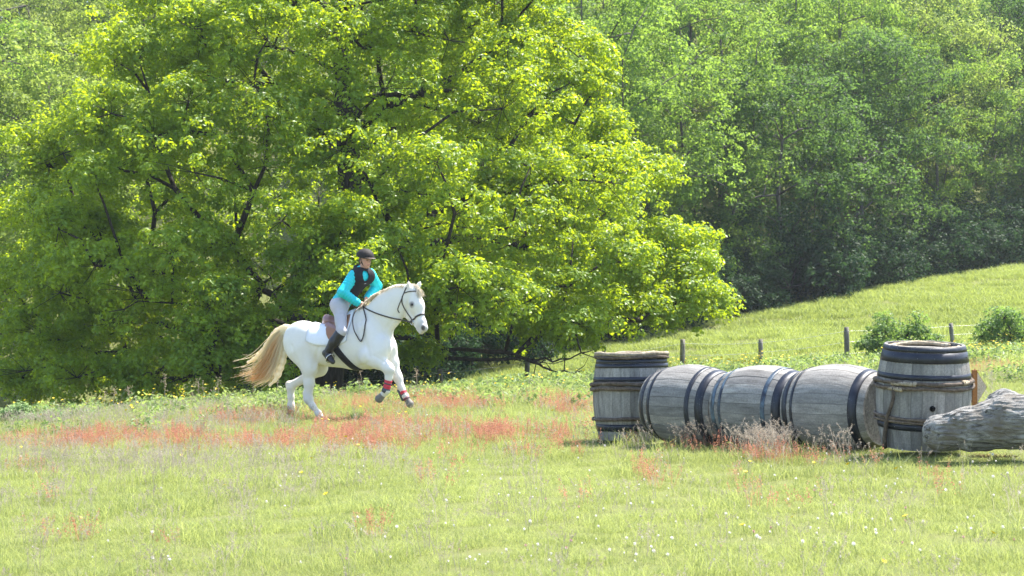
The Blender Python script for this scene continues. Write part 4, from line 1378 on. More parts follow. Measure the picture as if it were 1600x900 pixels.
saddle = empty('saddle', tuple(HO), 'brown leather riding saddle with black girth on the white horse', 'saddle')
for s in (1, -1):
    rows = wrap(trunkS, np.linspace(518, 552, 12), 535, 0, 0, 14, .030, .06, shape=lambda f, s=s: (12 * s, s * (88 - 40 * abs(2 * f - 1) ** 3)))
    mk_sheet('flap', rows, -.01 * s, MAT_TAN, saddle)
ss = Solid()
ss.limb(H(512, 501, .07), H(512, 501, -.07), .065, .065, .05).limb(H(510, 496, .05), H(510, 496, -.05), .040, .040, .04)
ss.limb(H(514, 503), H(533, 507), .10, .085, .05, .9, HN).limb(H(533, 507), H(550, 500), .085, .06, .05, .9, HN).limb(H(550, 499), H(553, 494), .05, .04, .04)
v_, q_ = ss.mesh(.011)
link('seat', mesh_np('seat', v_, q_), MAT_SEAT, saddle)
for s in (1, -1):
    mb = Solid(); mb.limb(H(513, 509, .13 * s), H(528, 516, .20 * s), .055, .05, .04); v_, q_ = mb.mesh(.011); link('panel', mesh_np('panel', v_, q_), MAT_SEAT, saddle)
# girth: band round the chest, slanting forward to the elbow
gd = unit(H(556, 577) - H(524, 528)); gc = H(541, 545)
ga = unit(np.cross(HN, gd))
allb = Solid(); allb.p = hb.p[:12]
dg = np.radians(np.linspace(20, 340, 60))
rows = []
for o_ in (-.052, -.018, .018, .052):
    dirs = np.cos(dg)[:, None] * -gd + np.sin(dg)[:, None] * HN
    rows.append(allb.shell(gc + ga * o_, dirs, .014, .9))
mk_sheet('girth', np.array(rows), .010, MAT_GIRTH, saddle)

headS = Solid(); headS.p = hd.p[:6]
bridle = empty('bridle', tuple(HO), 'dark leather bridle with reins on the head of the white horse', 'bridle')
def strap_loop(c, e1, e2, w, d0=0, d1=360, nd=40, name='strap', off=.006, solid=headS):
    d = np.radians(np.linspace(d0, d1, nd)); ax = unit(np.cross(e1, e2))
    dirs = np.cos(d)[:, None] * e1 + np.sin(d)[:, None] * e2
    rows = np.array([solid.shell(c + ax * o_, dirs, off, .45) for o_ in (-w / 2, w / 2)])
    return mk_sheet(name, rows, .005, MAT_LEATHER, bridle)
hax = unit(E(660, 506) - E(648, 466))                     # down the face
fax = unit(EF - hax * (EF @ hax))
strap_loop(E(654, 496), fax, EN, .026, name='noseband')
def hit(px, py, off=.006, far=False):
    """where the ray through a photo pixel meets the horse (or leaves it, on the far side)"""
    ws = np.linspace(1.1, -.7, 360)
    P = np.array([PW(px, py, w) for w in ws])
    d = BODYSD.ev(P)
    if not (d < 0).any(): return P[np.argmin(d)]
    k = int(np.argmax(d < 0)) if not far else len(d) - 1 - int(np.argmax(d[::-1] < 0))
    return PW(px, py, ws[k] + (off if not far else -off))
BODYSD = Solid(); BODYSD.p = list(hb.p)
def ray_strap(name, pts, w, far=False, off=.006):
    p = smooth_path([hit(a, b, off, far) for a, b in pts], 5)
    mb = MB(); mb.tube(p, w, 6); return mb.build(name, MAT_LEATHER, bridle)
ray_strap('browband', [(632, 458), (637, 456), (643, 455), (649, 455), (653, 456.5)], .0085)
ray_strap('headpiece', [(635, 449), (633, 453), (631, 458), (628, 465)], .0095)
ray_strap('cheekpiece', [(629, 463), (628, 472), (632, 482), (637, 490), (642, 497), (644, 503)], .009)
ray_strap('throatlatch', [(630, 460), (627, 468), (623, 478), (621.5, 484), (624, 489)], .0075)
ray_strap('cheekpiece', [(629, 463), (631, 472), (637, 482), (644, 492), (650, 502)], .008, True)
for s, (a, b) in ((1, (644, 504)), (-1, (652, 504))):
    bit = hit(a, b, .012, s < 0)
    mb = MB(); q = np.linspace(0, 6.283, 17); mb.tube([bit + .034 * (math.cos(a_) * unit(hax) + math.sin(a_) * fax) for a_ in q], .0055, 6, False); mb.build('bit_ring', MAT_STEEL, bridle)
    if s == 1: BITN = bit
    else: BITF = bit
def push_out(pts, gap=.012):
    """moves a path out of the horse, towards the side the camera sees"""
    out = []
    for p in np.asarray(pts):
        for _ in range(200):
            if BODYSD.ev(p[None])[0] > gap: break
            p = p + HN * .006
        out.append(p)
    return np.array(out)

# ------------------------------------------------------------------ rider
RO = HO
SHN, SHF = PW(549.5, 431, .13), PW(581, 428, -.11)
ELN, ELF = PW(535, 457, .25), PW(589, 447, -.22)
WRN, WRF = PW(558, 473, .20), PW(575, 464, -.06)
HPC = PW(531, 476, 0.0)
KN, AN = H(533.5, 518, .33), H(511, 551, .37)
KF, AF = H(533.5, 518, -.33), H(511, 551, -.37)
HIN, HIF = H(531, 479, .10), H(531, 479, -.10)
CH = PW(559, 437, .02); WA = PW(542, 459, .01)
shd = unit(SHN - SHF)
HEAD = PW(571, 406, .03); NK = PW(563, 421, .0)
FD = unit(np.array([math.cos(math.radians(48)), -math.sin(math.radians(48)), -.10]))   # where she looks
SD = unit(np.cross(UP, FD)); HU = np.cross(FD, SD); HRm = np.stack([FD, SD, HU], 1)
FDT = unit(np.cross(np.cross(CH - WA, shd), CH - WA) * 0 + np.cross(shd, unit(CH - HPC)));
if FDT @ np.array([.6, -.8, 0]) < 0: FDT = -FDT
def torso(o=0.0):
    S = Solid()
    S.limb(HPC, WA, .135 + o, .122 + o, .05, .95, FDT)
    S.limb(WA, CH, .122 + o, .145 + o, .05, .82, FDT)
    S.limb(SHN * .72 + SHF * .28 - UP * .02, SHF * .72 + SHN * .28 - UP * .02, .10 + o, .10 + o, .05)
    return S
def arms(o=0.0):
    S = Solid()
    S.limb(SHN * .9 + SHF * .1, ELN, .060 + o, .047 + o, .03).limb(ELN, WRN, .047 + o, .032 + o, .03)
    S.limb(SHF * .9 + SHN * .1, ELF, .060 + o, .047 + o, .03).limb(ELF, WRF, .047 + o, .032 + o, .03)
    return S
def legs(o=0.0, lower=True, upper=True):
    S = Solid()
    for hi_, k_, a_ in ((HIN, KN, AN), (HIF, KF, AF)):
        if upper: S.limb(hi_, k_, .095 + o, .064 + o, .05)
        if lower: S.limb(k_, k_ * .55 + a_ * .45, .062 + o, .060 + o, .03).limb(k_ * .55 + a_ * .45, a_, .060 + o, .038 + o, .03)
    return S
def feet(o=0.0):
    S = Solid()
    for a_, s in ((AN, 1), (AF, -1)):
        f = unit(HF * .75 + HN * .35 * s - UP * .42)
        S.limb(a_ - UP * .03 - f * .05, a_ - UP * .045 + f * .07, .040 + o, .042 + o, .02).limb(a_ - UP * .045 + f * .07, a_ - UP * .055 + f * .155, .042 + o, .030 + o, .02)
    return S
body = Solid(); body.p += torso().p + arms().p + legs().p + feet(-.006).p
body.limb(NK - UP * .04, HEAD - UP * .05 - FD * .01, .056, .052, .03)
body.ell(HEAD + HU * .025 - FD * .008, (.098, .076, .098), HRm, .03)            # skull
body.ell(HEAD - HU * .045 + FD * .022, (.070, .060, .080), HRm, .035)           # face and jaw
body.ell(HEAD - HU * .098 + FD * .060, (.024, .026, .022), HRm, .025)           # chin
body.limb(HEAD + FD * .088 + HU * .005, HEAD + FD * .108 - HU * .030, .009, .013, .014)   # nose
body.ell(HEAD - HU * .064 + FD * .086, (.012, .024, .008), HRm, .010); body.ell(HEAD - HU * .075 + FD * .083, (.012, .020, .008), HRm, .010)   # lips
for s in (1, -1):
    body.cut(HEAD + FD * .096 + SD * .030 * s - HU * .002, (.016, .016, .011), HRm, .014)     # eye sockets
    body.ell(HEAD + FD * .078 + SD * .031 * s - HU * .003, (.011, .011, .010), HRm, .004)
    body.ell(HEAD + SD * .076 * s - HU * .020 - FD * .012, (.020, .010, .030), HRm, .008)     # ears
# hands, closed on the reins
def hand(wr, el_, s):
    d = unit(wr - el_); d = unit(d + np.array([.35, -.1, -.15]))
    up = unit(UP - d * (UP @ d)); lat = np.cross(d, up)          # knuckles stacked along up, palm turned inwards
    inn = lat * (1 if (lat @ HN) * s < 0 else -1)
    body.limb(wr, wr + d * .055, .030, .036, .02, .55, inn)
    body.limb(wr + d * .04 + up * .02, wr + d * .065 - up * .025, .024, .022, .015, .8, inn)
    for i, (o_, ln_) in enumerate(((.030, .040), (.010, .045), (-.010, .042), (-.028, .034))):
        k0 = wr + d * .072 + up * o_ - inn * .006
        k1 = k0 + d * ln_ * .55 + inn * .014; k2 = k1 + inn * .026 - d * .006; k3 = k2 - d * .022 + inn * .004
        body.limb(k0 - d * .02, k1, .0105, .0098, .006); body.limb(k1, k2, .0098, .009, .004); body.limb(k2, k3, .009, .008, .004)
    t0 = wr + d * .028 + up * .030 + inn * .012; t1 = t0 + d * .034 + up * .014 + inn * .010; t2 = t1 + d * .028 - up * .004
    body.limb(t0, t1, .014, .0115, .010); body.limb(t1, t2, .0115, .009, .005)
    return wr + d * .075 + inn * .02
GRN = hand(WRN, ELN, 1); GRF = hand(WRF, ELF, -1)
V, Q = body.mesh(.0066)
skin = np.array([.52, .29, .21]); C = np.tile(skin, (len(V), 1))
X = (V - HEAD) @ HRm
tint(.5 * ((np.abs(X[:, 2] + .069) < .011) & (X[:, 0] > .07) & (np.abs(X[:, 1]) < .024)), (.42, .12, .11))
for s in (1, -1):
    tint(1.0 * (np.linalg.norm((X - np.array([.088, .031 * s, -.003])) / np.array([.02, .015, .006]), axis=1) < 1), (.045, .03, .025))
    tint(.8 * (np.linalg.norm((X - np.array([.092, .031 * s, .018])) / np.array([.03, .020, .0055]), axis=1) < 1), (.07, .045, .03))
tint(.35 * (np.linalg.norm((X[:, None] - np.array([[[.07, .045, -.04], [.07, -.045, -.04]]])[0]) / .03, axis=2).min(1) < 1), (.60, .26, .20))
rider = empty('person', tuple(HO), 'rider in turquoise jacket, black body protector and dark helmet on the white horse', 'person')
MAT_SKIN = vcol_mat('skin', .5, .35, .05, 90)
link('body', mesh_np('body', V, Q, True, {'Col': ('FLOAT_COLOR', rgba(C))}), MAT_SKIN, rider)
def wear(name, S, h, mat, disp=None):
    v_, q_ = S.mesh(h, disp); return link(name, mesh_np(name, v_, q_), mat, rider)
m_tq = simple_mat('turquoise_jacket', (.012, .52, .58), .55, .35, .12, 18, bump=.5)
m_vest = simple_mat('black_body_protector', (.014, .014, .018), .8, .3, .25, 25, bump=.4)
m_br = simple_mat('grey_breeches', (.46, .44, .47), .8, .25, .1, 25, bump=.35)
m_bt = simple_mat('black_boot_leather', (.012, .011, .013), .38, .5, .3, 20)
m_ht = simple_mat('dark_helmet_velvet', (.022, .017, .015), .75, .3, .3, 40)
m_hair = simple_mat('brown_hair', (.045, .028, .018), .6, .4, .3, 60)
jk = Solid(); jk.p += torso(.012).p; jk.p += arms(.024).p
jk.limb(NK - UP * .06, NK + UP * .005, .072, .062, .03)
axn = unit(CH - HPC)
jk.plane(HPC + axn * .015, -axn)
jk.plane(WRN + unit(WRN - ELN) * -.004, unit(WRN - ELN)) if False else None
def quilt(P):
    w = np.zeros(len(P))
    for a, b in ((SHN, ELN), (ELN, WRN), (SHF, ELF), (ELF, WRF)):
        t_ = (P - a) @ unit(b - a)
        nr = near_line(P, a, b) < .13
        w = np.where(nr, .004 - .010 * np.abs(np.sin(t_ * math.pi / .045)) ** .6, w)
    return w - .010 * (fbm(P * 14, 2) - .5)
wear('jacket', jk, .0085, m_tq, quilt)
vs = Solid(); vs.p += torso(.034).p
vs.limb(SHN * .80 + SHF * .2, SHN * .70 + SHF * .3 + UP * .03, .075, .06, .04); vs.limb(SHF * .80 + SHN * .2, SHF * .70 + SHN * .3 + UP * .03, .075, .06, .04)
vs.limb(NK - FD * .06 - UP * .03, NK - FD * .075 + UP * .012, .075, .06, .04)          # collar and hood behind the neck
vs.plane(WA * .78 + HPC * .22, -axn)
vs.cut(NK + FDT * .135 - axn * .045, (.075, .075, .085), np.eye(3), .012)              # open neck
for sh, el_ in ((SHN, ELN), (SHF, ELF)):
    vs.cut(sh * 1.03 - (sh + (SHF if sh is SHN else SHN)) * .015 - axn * .035, (.075, .075, .115), np.stack([unit(np.cross(shd, axn)), shd, axn], 1), .012)
wear('body_protector', vs, .0085, m_vest)
bc = Solid(); bc.p += legs(.012, True, True).p
bc.limb(HPC, WA * .55 + HPC * .45, .142, .132, .05, .98, FDT); bc.limb(HIN - UP * .0, HIF, .115, .115, .06)
bc.limb(HPC - FDT * .03 - UP * .02, HPC - FDT * .03 - UP * .06, .10, .09, .06)
for k_, a_ in ((KN, AN), (KF, AF)): pass
wear('breeches', bc, .009, m_br, lambda P: -.016 * (fbm(P * 12, 2) - .5))
for k_, a_, s in ((KN, AN, 1), (KF, AF, -1)):
    S = Solid(); d = unit(a_ - k_)
    S.limb(k_ + d * .02, k_ * .5 + a_ * .5, .084, .080, .03).limb(k_ * .5 + a_ * .5, a_, .080, .055, .03)
    f = unit(HF * .75 + HN * .35 * s - UP * .42)
    S.limb(a_ - UP * .03 - f * .05, a_ - UP * .045 + f * .07, .050, .052, .02).limb(a_ - UP * .045 + f * .07, a_ - UP * .055 + f * .165, .052, .038, .02)
    S.plane(k_ + d * .025, -d)
    v_, q_ = S.mesh(.009); link('boot', mesh_np('boot', v_, q_), m_bt, rider)
    mb = MB(); c = a_ - UP * .055 + f * .085; q = np.linspace(0, 6.283, 21); lt = unit(np.cross(f, UP)); u2 = np.cross(lt, f)
    mb.tube([c + lt * .068 * math.cos(a) + u2 * (.07 * math.sin(a) + .012 - .03 * max(0, -math.sin(a)) * 0) for a in q], .008, 6, False)
    mb.build('stirrup', MAT_STEEL, saddle)
    mb = MB(); mb.tube([c + u2 * .08, H(531, 522, .33 * s), H(530, 508, .23 * s)], .010, 6); mb.build('stirrup_leather', MAT_LEATHER, saddle)
hm = Solid(); hm.ell(HEAD + HU * .045 - FD * .012, (.152, .126, .124), HRm, .02)
hm.plane(HEAD + HU * .034, unit(-HU - FD * .12))
v_, q_ = hm.mesh(.0065); hel = link('helmet', mesh_np('helmet', v_, q_), m_ht, rider)
pk = Solid(); pk.ell(HEAD + HU * .034 + FD * .085, (.108, .100, .011), HRm, .01); pk.plane(HEAD + FD * .085, -FD); v_, q_ = pk.mesh(.006); link('peak', mesh_np('peak', v_, q_), simple_mat('helmet_peak', (.10, .07, .05), .5, .4), hel)
mb = MB(); mb.tube(smooth_path([HEAD + SD * .088 + HU * .03 - FD * .01, HEAD + SD * .078 - HU * .045 + FD * .015, HEAD - HU * .122 + FD * .045, HEAD - SD * .078 - HU * .045 + FD * .015, HEAD - SD * .088 + HU * .03 - FD * .01], 6), .0065, 6); mb.build('chin_strap', m_ht, hel)
hs = Solid(); hs.ell(HEAD - FD * .055 - HU * .01, (.060, .072, .075), HRm, .03).limb(HEAD - FD * .085 - HU * .03, HEAD - FD * .105 - HU * .10, .035, .025, .03)
v_, q_ = hs.mesh(.007); link('hair', mesh_np('hair', v_, q_), m_hair, rider)
mb = MB(); mb.add(*sheet(np.array([[vs.shell(CH + axn * (.01 + j * .022), np.array([unit(FDT + shd * (-.28 + .12 * i))]), .003, .4)[0] for i in range(3)] for j in range(2)]), .003)); mb.build('badge', MAT_PAD, rider)

# reins: from the bit to each hand, with the spare end hanging in a loop
mb = MB(); mb.tube(push_out(smooth_path([BITN, BITN * .66 + GRN * .34 - UP * .02, BITN * .33 + GRN * .67 - UP * .02, GRN], 6)), .0105, 6); mb.build('rein', MAT_LEATHER, bridle)
mb = MB(); mb.tube(smooth_path([BITF, BITF * .5 + GRF * .5 + UP * .02 - HN * .05, GRF], 6), .0095, 6); mb.build('rein', MAT_LEATHER, bridle)
lp = [GRN] + [PW(a, b, c) for a, b, c in [(555, 487, .33), (551, 500, .38), (554, 518, .42), (563, 531, .42), (567.5, 532, .42), (571.5, 520, .42), (572, 500, .40), (569, 486, .30)]] + [GRF * .4 + GRN * .6]
mb = MB(); mb.tube(push_out(smooth_path(lp, 5)), .0095, 6); mb.build('rein_end', MAT_LEATHER, bridle)
for o in (pad, saddle, bridle): pass

# ================================================================== meadow plants
gr = np.random.default_rng(99)
near_p = [grass_piece('tuft', MAT_GRASS, 280, .20, .025, .085, .003, .6) for _ in range(4)]
tall_p = [grass_piece('tuft', MAT_GRASS, 120, .20, .10, .26, .005, .55) for _ in range(2)]
x, y = frustum_points(8.5, 34, 30, 2.2)
k = clear(x, y); x, y = x[k], y[k]
px, py = to_px(x, y)
n = len(x)
pat = fbm(np.stack([x * .5, y * .5, 0 * x], -1), 3)
edge = sstep(27, 33, y)
vid = np.where(gr.uniform(size=n) < .05 + .5 * edge, gr.integers(4, 6, n), gr.integers(0, 4, n))
rot = np.stack([gr.normal(0, .06, n), gr.normal(0, .06, n), gr.uniform(0, 6.28, n)], 1)
scatter('meadow_grass', np.stack([x, y, gz(x, y)], 1), rot, gr.uniform(.75, 1.25, n), vid, np.clip(pat * 1.5 - .2 + gr.normal(0, .12, n), 0, 1), near_p + tall_p,
        'yellow green meadow grass covering the field', 'grass')

far_p = [grass_piece('tuft', MAT_HILLGRASS, 260, .6, .10, .26, .018, .5) for _ in range(4)]
x, y = frustum_points(33, 100, 2.6, 4)
k = (y < wood_edge(x) + 2) & clear(x, y); x, y = x[k], y[k]; n = len(x)
pat = fbm(np.stack([x * .25, y * .16, 0 * x + 5], -1), 3)
rot = np.stack([gr.normal(0, .05, n), gr.normal(0, .05, n), gr.uniform(0, 6.28, n)], 1)
scatter('hill_grass', np.stack([x, y, gz(x, y)], 1), rot, gr.uniform(.7, 1.3, n), gr.integers(0, 4, n), np.clip(pat * 1.6 - .3 + gr.normal(0, .1, n), 0, 1), far_p,
        'grass of the sloping field below the wood', 'grass')

# red sorrel
def sorrel_piece():
    mb = []; r = gr
    V = []; Fc = []; Q = []
    nst = 7; h = r.uniform(.10, .22, nst); a = r.uniform(0, 6.28, nst); q = r.uniform(0, .12, nst)
    P, N, S = [], [], []
    for i in range(nst):
        b = np.array([math.cos(a[i]) * q[i], math.sin(a[i]) * q[i], 0]); tp = b + np.array([r.normal(0, .03), r.normal(0, .03), h[i]])
        m = 22
        t = r.uniform(.42, 1, m)
        side = r.normal(0, .009, (m, 3)) * (1.7 - t)[:, None]
        P.append(b + (tp - b) * t[:, None] + side); N.append(r.normal(size=(m, 3)))
        k = len(V) ; w = .0016
        V += [b + [-w, 0, 0], b + [w, 0, 0], tp + [w * .5, 0, 0], tp + [-w * .5, 0, 0]]; Q.append([k, k + 1, k + 2, k + 3])
    LV, LF = leaf_arrays(np.concatenate(P), np.concatenate(N), .011, .008, r)
    o = len(V)
    me = mesh_np('sorrel', np.concatenate([np.array(V), LV]), [np.array(Q), LF + o], False, {'tint': ('FLOAT', np.concatenate([np.full(o, .3), np.repeat(np.clip(r.normal(.5, .25, len(LV) // 4), 0, 1), 4)]))})
    me.materials.append(MAT_SORREL); return me
MAT_SORREL = leaf_mat('red_sorrel', (.34, .11, .07), (.56, .26, .17), (.66, .30, .19), .42, inst=True)
sp = [sorrel_piece() for _ in range(4)]
BLOBS = [(110, 696, 90, 9, .8), (200, 692, 110, 13, 1), (300, 690, 60, 8, .5), (380, 661, 60, 8, 1), (430, 702, 80, 10, 1), (540, 696, 110, 10, 1), (560, 668, 90, 7, .6), (640, 680, 120, 14, .8), (760, 682, 80, 11, .9),
         (680, 634, 60, 9, 1), (590, 640, 70, 8, .7), (730, 640, 50, 8, .7), (860, 634, 35, 9, .8), (820, 600, 30, 5, .5), (905, 640, 25, 12, .5), (1040, 700, 80, 5, .4), (1100, 704, 40, 5, .6), (1190, 722, 45, 7, .6), (1250, 726, 40, 6, .6), (1030, 750, 40, 10, .3),
         (1000, 690, 40, 12, .3), (1145, 786, 25, 14, .25), (1140, 752, 15, 10, .2), (1372, 778, 30, 9, .3), (1290, 800, 30, 8, .2), (450, 842, 40, 7, .3), (150, 846, 90, 9, .2), (560, 838, 80, 6, .25), (680, 752, 16, 8, .5), (1300, 735, 60, 8, .12),
         (1530, 582, 70, 7, .7), (1175, 572, 30, 5, .6), (900, 715, 50, 12, .3), (780, 720, 60, 20, .18), (980, 790, 70, 20, .12), (1500, 770, 60, 12, .15), (60, 740, 60, 10, .2)]
x, y = frustum_points(11, 46, 60, .6)
k = clear(x, y); x, y = x[k], y[k]
px, py = to_px(x, y)
w = soft(px, py, 0, 0, BLOBS) * (.35 + 1.1 * fbm(np.stack([x * 1.4, y * 1.4, 0 * x + 3], -1), 2)) 
k = gr.uniform(size=len(x)) < w * .62 + .0007
x, y = x[k], y[k]; n = len(x)
rot = np.stack([gr.normal(0, .1, n), gr.normal(0, .1, n), gr.uniform(0, 6.28, n)], 1)
scatter('red_sorrel', np.stack([x, y, gz(x, y)], 1), rot, gr.uniform(.75, 1.25, n), gr.integers(0, 4, n), gr.uniform(0, 1, n), sp, 'patches of red sorrel in flower among the grass', 'sorrel')

# grey brown seeding grasses
MAT_SEED = leaf_mat('seed_heads', (.22, .17, .13), (.46, .40, .33), (.50, .43, .34), .4, inst=True)
def seed_piece(h0, h1, nst, nod):
    r = gr; V = []; Q = []; P = []; N = []
    for i in range(nst):
        a = r.uniform(0, 6.28); q = r.uniform(0, .13); h = r.uniform(h0, h1); az = r.uniform(0, 6.28); ln = h * r.uniform(.1, .4)
        b = np.array([math.cos(a) * q, math.sin(a) * q, 0])
        pts = [b + np.array([math.cos(az) * ln * t ** 2, math.sin(az) * ln * t ** 2, h * (t - nod * t ** 4)]) for t in np.linspace(0, 1, 6)]
        for j in range(5):
            k = len(V); w = .0014 * (1 - .12 * j)
            V += [pts[j] + [-w, 0, 0], pts[j] + [w, 0, 0], pts[j + 1] + [w, 0, 0], pts[j + 1] + [-w, 0, 0]]; Q.append([k, k + 1, k + 2, k + 3])
        m = 16
        t = r.uniform(.72, 1, m)
        c = np.stack([np.interp(t, np.linspace(0, 1, 6), np.array(pts)[:, d]) for d in range(3)], 1)
        P.append(c + r.normal(0, .006, (m, 3))); N.append(r.normal(size=(m, 3)))
    LV, LF = leaf_arrays(np.concatenate(P), np.concatenate(N), .014, .005, r); o = len(V)
    me = mesh_np('seed_grass', np.concatenate([np.array(V), LV]), [np.array(Q), LF + o], False, {'tint': ('FLOAT', np.concatenate([np.full(o, .6), np.repeat(np.clip(r.normal(.5, .25, len(LV) // 4), 0, 1), 4)]))})
    me.materials.append(MAT_SEED); return me
gp = [seed_piece(.18, .34, 7, .1) for _ in range(3)] + [seed_piece(.30, .46, 9, .22) for _ in range(3)]
SB = [(100, 665, 160, 14, .8), (60, 730, 140, 28, .6), (300, 735, 220, 22, .7), (260, 672, 160, 12, .7), (500, 735, 120, 18, .45), (480, 620, 60, 12, .9), (560, 612, 40, 10, .5), (60, 790, 80, 20, .4), (420, 770, 150, 20, .3),
      (630, 690, 40, 10, .5), (830, 760, 40, 15, .3), (220, 650, 200, 9, .6), (900, 600, 60, 8, .5), (1420, 640, 500, 60, .03), (800, 850, 800, 60, .05)]
x, y = frustum_points(10, 36, 42, .6)
k = clear(x, y); x, y = x[k], y[k]
px, py = to_px(x, y)
w = soft(px, py, 0, 0, SB) * (.4 + fbm(np.stack([x * .9, y * .9, 0 * x + 9], -1), 2))
k = gr.uniform(size=len(x)) < w * .95 + .055
x, y = x[k], y[k]; n = len(x)
vid = gr.integers(0, 3, n); scl = gr.uniform(.7, 1.1, n)
# a thick tuft of nodding heads in front of the lying barrels
cl = [ground_at(a, b) for a, b in zip(np.concatenate([gr.normal(1198, 26, 40), gr.uniform(955, 1120, 9), gr.uniform(1240, 1360, 5)]), np.concatenate([gr.normal(716, 3, 40), gr.uniform(703, 709, 9), gr.uniform(720, 727, 5)]))]
cl = np.array([c for c in cl if clear(c[:1], c[1:2])[0]])
P = np.concatenate([np.stack([x, y, gz(x, y)], 1), cl]); vid = np.concatenate([vid, gr.integers(3, 6, len(cl))]); scl = np.concatenate([scl, gr.uniform(.75, 1.1, len(cl))]); n = len(P)
rot = np.stack([gr.normal(0, .1, n), gr.normal(0, .1, n), gr.uniform(0, 6.28, n)], 1)
scatter('seeding_grass', P, rot, scl, vid, gr.uniform(0, 1, n), gp, 'grey brown seed heads of grasses in the meadow', 'grass')

# leafy weeds and yellow flowers along the far edge of the meadow
def weed_piece():
    r = gr; n = 70
    a = r.uniform(0, 6.28, n); q = .22 * np.sqrt(r.uniform(0, 1, n)); z = r.uniform(.03, .34, n) * (1 - q * 1.6)
    V, Fc = leaf_arrays(np.stack([np.cos(a) * q, np.sin(a) * q, z], 1), np.stack([np.cos(a) * .5, np.sin(a) * .5, np.ones(n) * .8], 1) + r.normal(0, .4, (n, 3)), .075, .04, r)
    me = mesh_np('weed', V, Fc, False, {'tint': ('FLOAT', np.repeat(r.uniform(0, 1, n), 4))}); me.materials.append(MAT_WEED); return me
wp = [weed_piece() for _ in range(4)]
x, y = frustum_points(26, 52, 7, 1)
px, py = to_px(x, y)
yy = y - .22 * np.clip(x, -14, 10)
w = np.exp(-((yy - 33.5) / 2.6) ** 2) * .9 + .10 + .7 * np.exp(-((yy - 46) / 3) ** 2) * (px > 600) * .5
k = (gr.uniform(size=len(x)) < w * (.3 + fbm(np.stack([x * .8, y * .8, 0 * x + 31], -1), 2))) & clear(x, y)
k &= ~((y < 29.5) & (np.abs(x + 2.5) < 1.6))
x, y = x[k], y[k]; n = len(x)
rot = np.stack([gr.normal(0, .1, n), gr.normal(0, .1, n), gr.uniform(0, 6.28, n)], 1)
scatter('field_edge_weeds', np.stack([x, y, gz(x, y)], 1), rot, gr.uniform(.6, 1.25, n), gr.integers(0, 4, n), gr.uniform(0, 1, n), wp, 'low leafy weeds along the far edge of the meadow', 'weeds')

MAT_YELLOW = simple_mat('yellow_petals', (.75, .55, .02), .5, .3, .15)
MAT_WHITE = simple_mat('clover_white', (.78, .74, .72), .7, .2, .1)
MAT_PINK = simple_mat('clover_pink', (.55, .30, .32), .7, .2, .2)
MAT_STEM = simple_mat('flower_stem', (.12, .2, .04), .6, .3)
def flower_mesh(name, R, h, kind, mat):
    r = gr; mb = MB()
    mb.tube([[0, 0, -.02], [r.normal(0, .006), r.normal(0, .006), h * .5], [0, 0, h]], .0014, 4)
    nstem = len(mb.f)
    if kind == 'disc':
        for q in range(11):
            a = 2 * math.pi * q / 11; d = np.array([math.cos(a), math.sin(a), 0]); s = np.array([-math.sin(a), math.cos(a), 0])
            c = np.array([0, 0, h])
            mb.add([c, c + d * R * .6 + s * R * .26 + [0, 0, .3 * R], c + d * R + [0, 0, .35 * R], c + d * R * .6 - s * R * .26 + [0, 0, .3 * R]], [(0, 1, 2, 3)])
        mb.tube([[0, 0, h - .002], [0, 0, h + .25 * R]], [R * .3, R * .25], 7)
    else:
        for q in range(26):
            zz = 1 - 2 * (q + .5) / 26; a = q * 2.4; rr = math.sqrt(1 - zz * zz)
            d = np.array([rr * math.cos(a), rr * math.sin(a), zz]); s = unit(np.cross(d, [0, 0, 1.01])); u = np.cross(s, d)
            c = np.array([0, 0, h])
            mb.add([c + d * R * .3 - s * R * .2, c + d * R * .3 + s * R * .2, c + d * R * 1.05 + s * R * .22 + u * R * .2, c + d * R * 1.05 - s * R * .22 + u * R * .2], [(0, 1, 2, 3)])
    me = mb.mesh(name, False)
    me.materials.append(MAT_STEM); me.materials.append(mat)
    me.polygons.foreach_set('material_index', [0 if i < nstem else 1 for i in range(len(me.polygons))])
    me.update(); return me
yd = [flower_mesh('yellow_flower', .020, .16, 'disc', MAT_YELLOW) for _ in range(2)]
yb = [flower_mesh('buttercup', .018, .26, 'disc', MAT_YELLOW), flower_mesh('buttercup', .016, .34, 'disc', MAT_YELLOW)]
# countless buttercups at the far edge
x, y = frustum_points(27, 56, 16, 1); px, py = to_px(x, y); yy = y - .22 * np.clip(x, -14, 10)
w = (np.exp(-((yy - 34) / 3.0) ** 2) + .8 * np.exp(-((yy - 44.5) / 2.5) ** 2) * (px > 950)) * sstep(.42, .62, fbm(np.stack([x * .55, y * .55, 0 * x + 71], -1), 2))
k = (gr.uniform(size=len(x)) < w * .8) & clear(x, y); x, y = x[k], y[k]; n = len(x)
rot = np.stack([gr.normal(-.2, .4, n), gr.normal(0, .4, n), gr.uniform(0, 6.28, n)], 1)
scatter('buttercups', np.stack([x, y, gz(x, y)], 1), rot, gr.uniform(.9, 1.5, n), gr.integers(0, 2, n), gr.uniform(0, 1, n), yb, 'yellow buttercups in drifts along the far edge of the meadow', 'flowers')

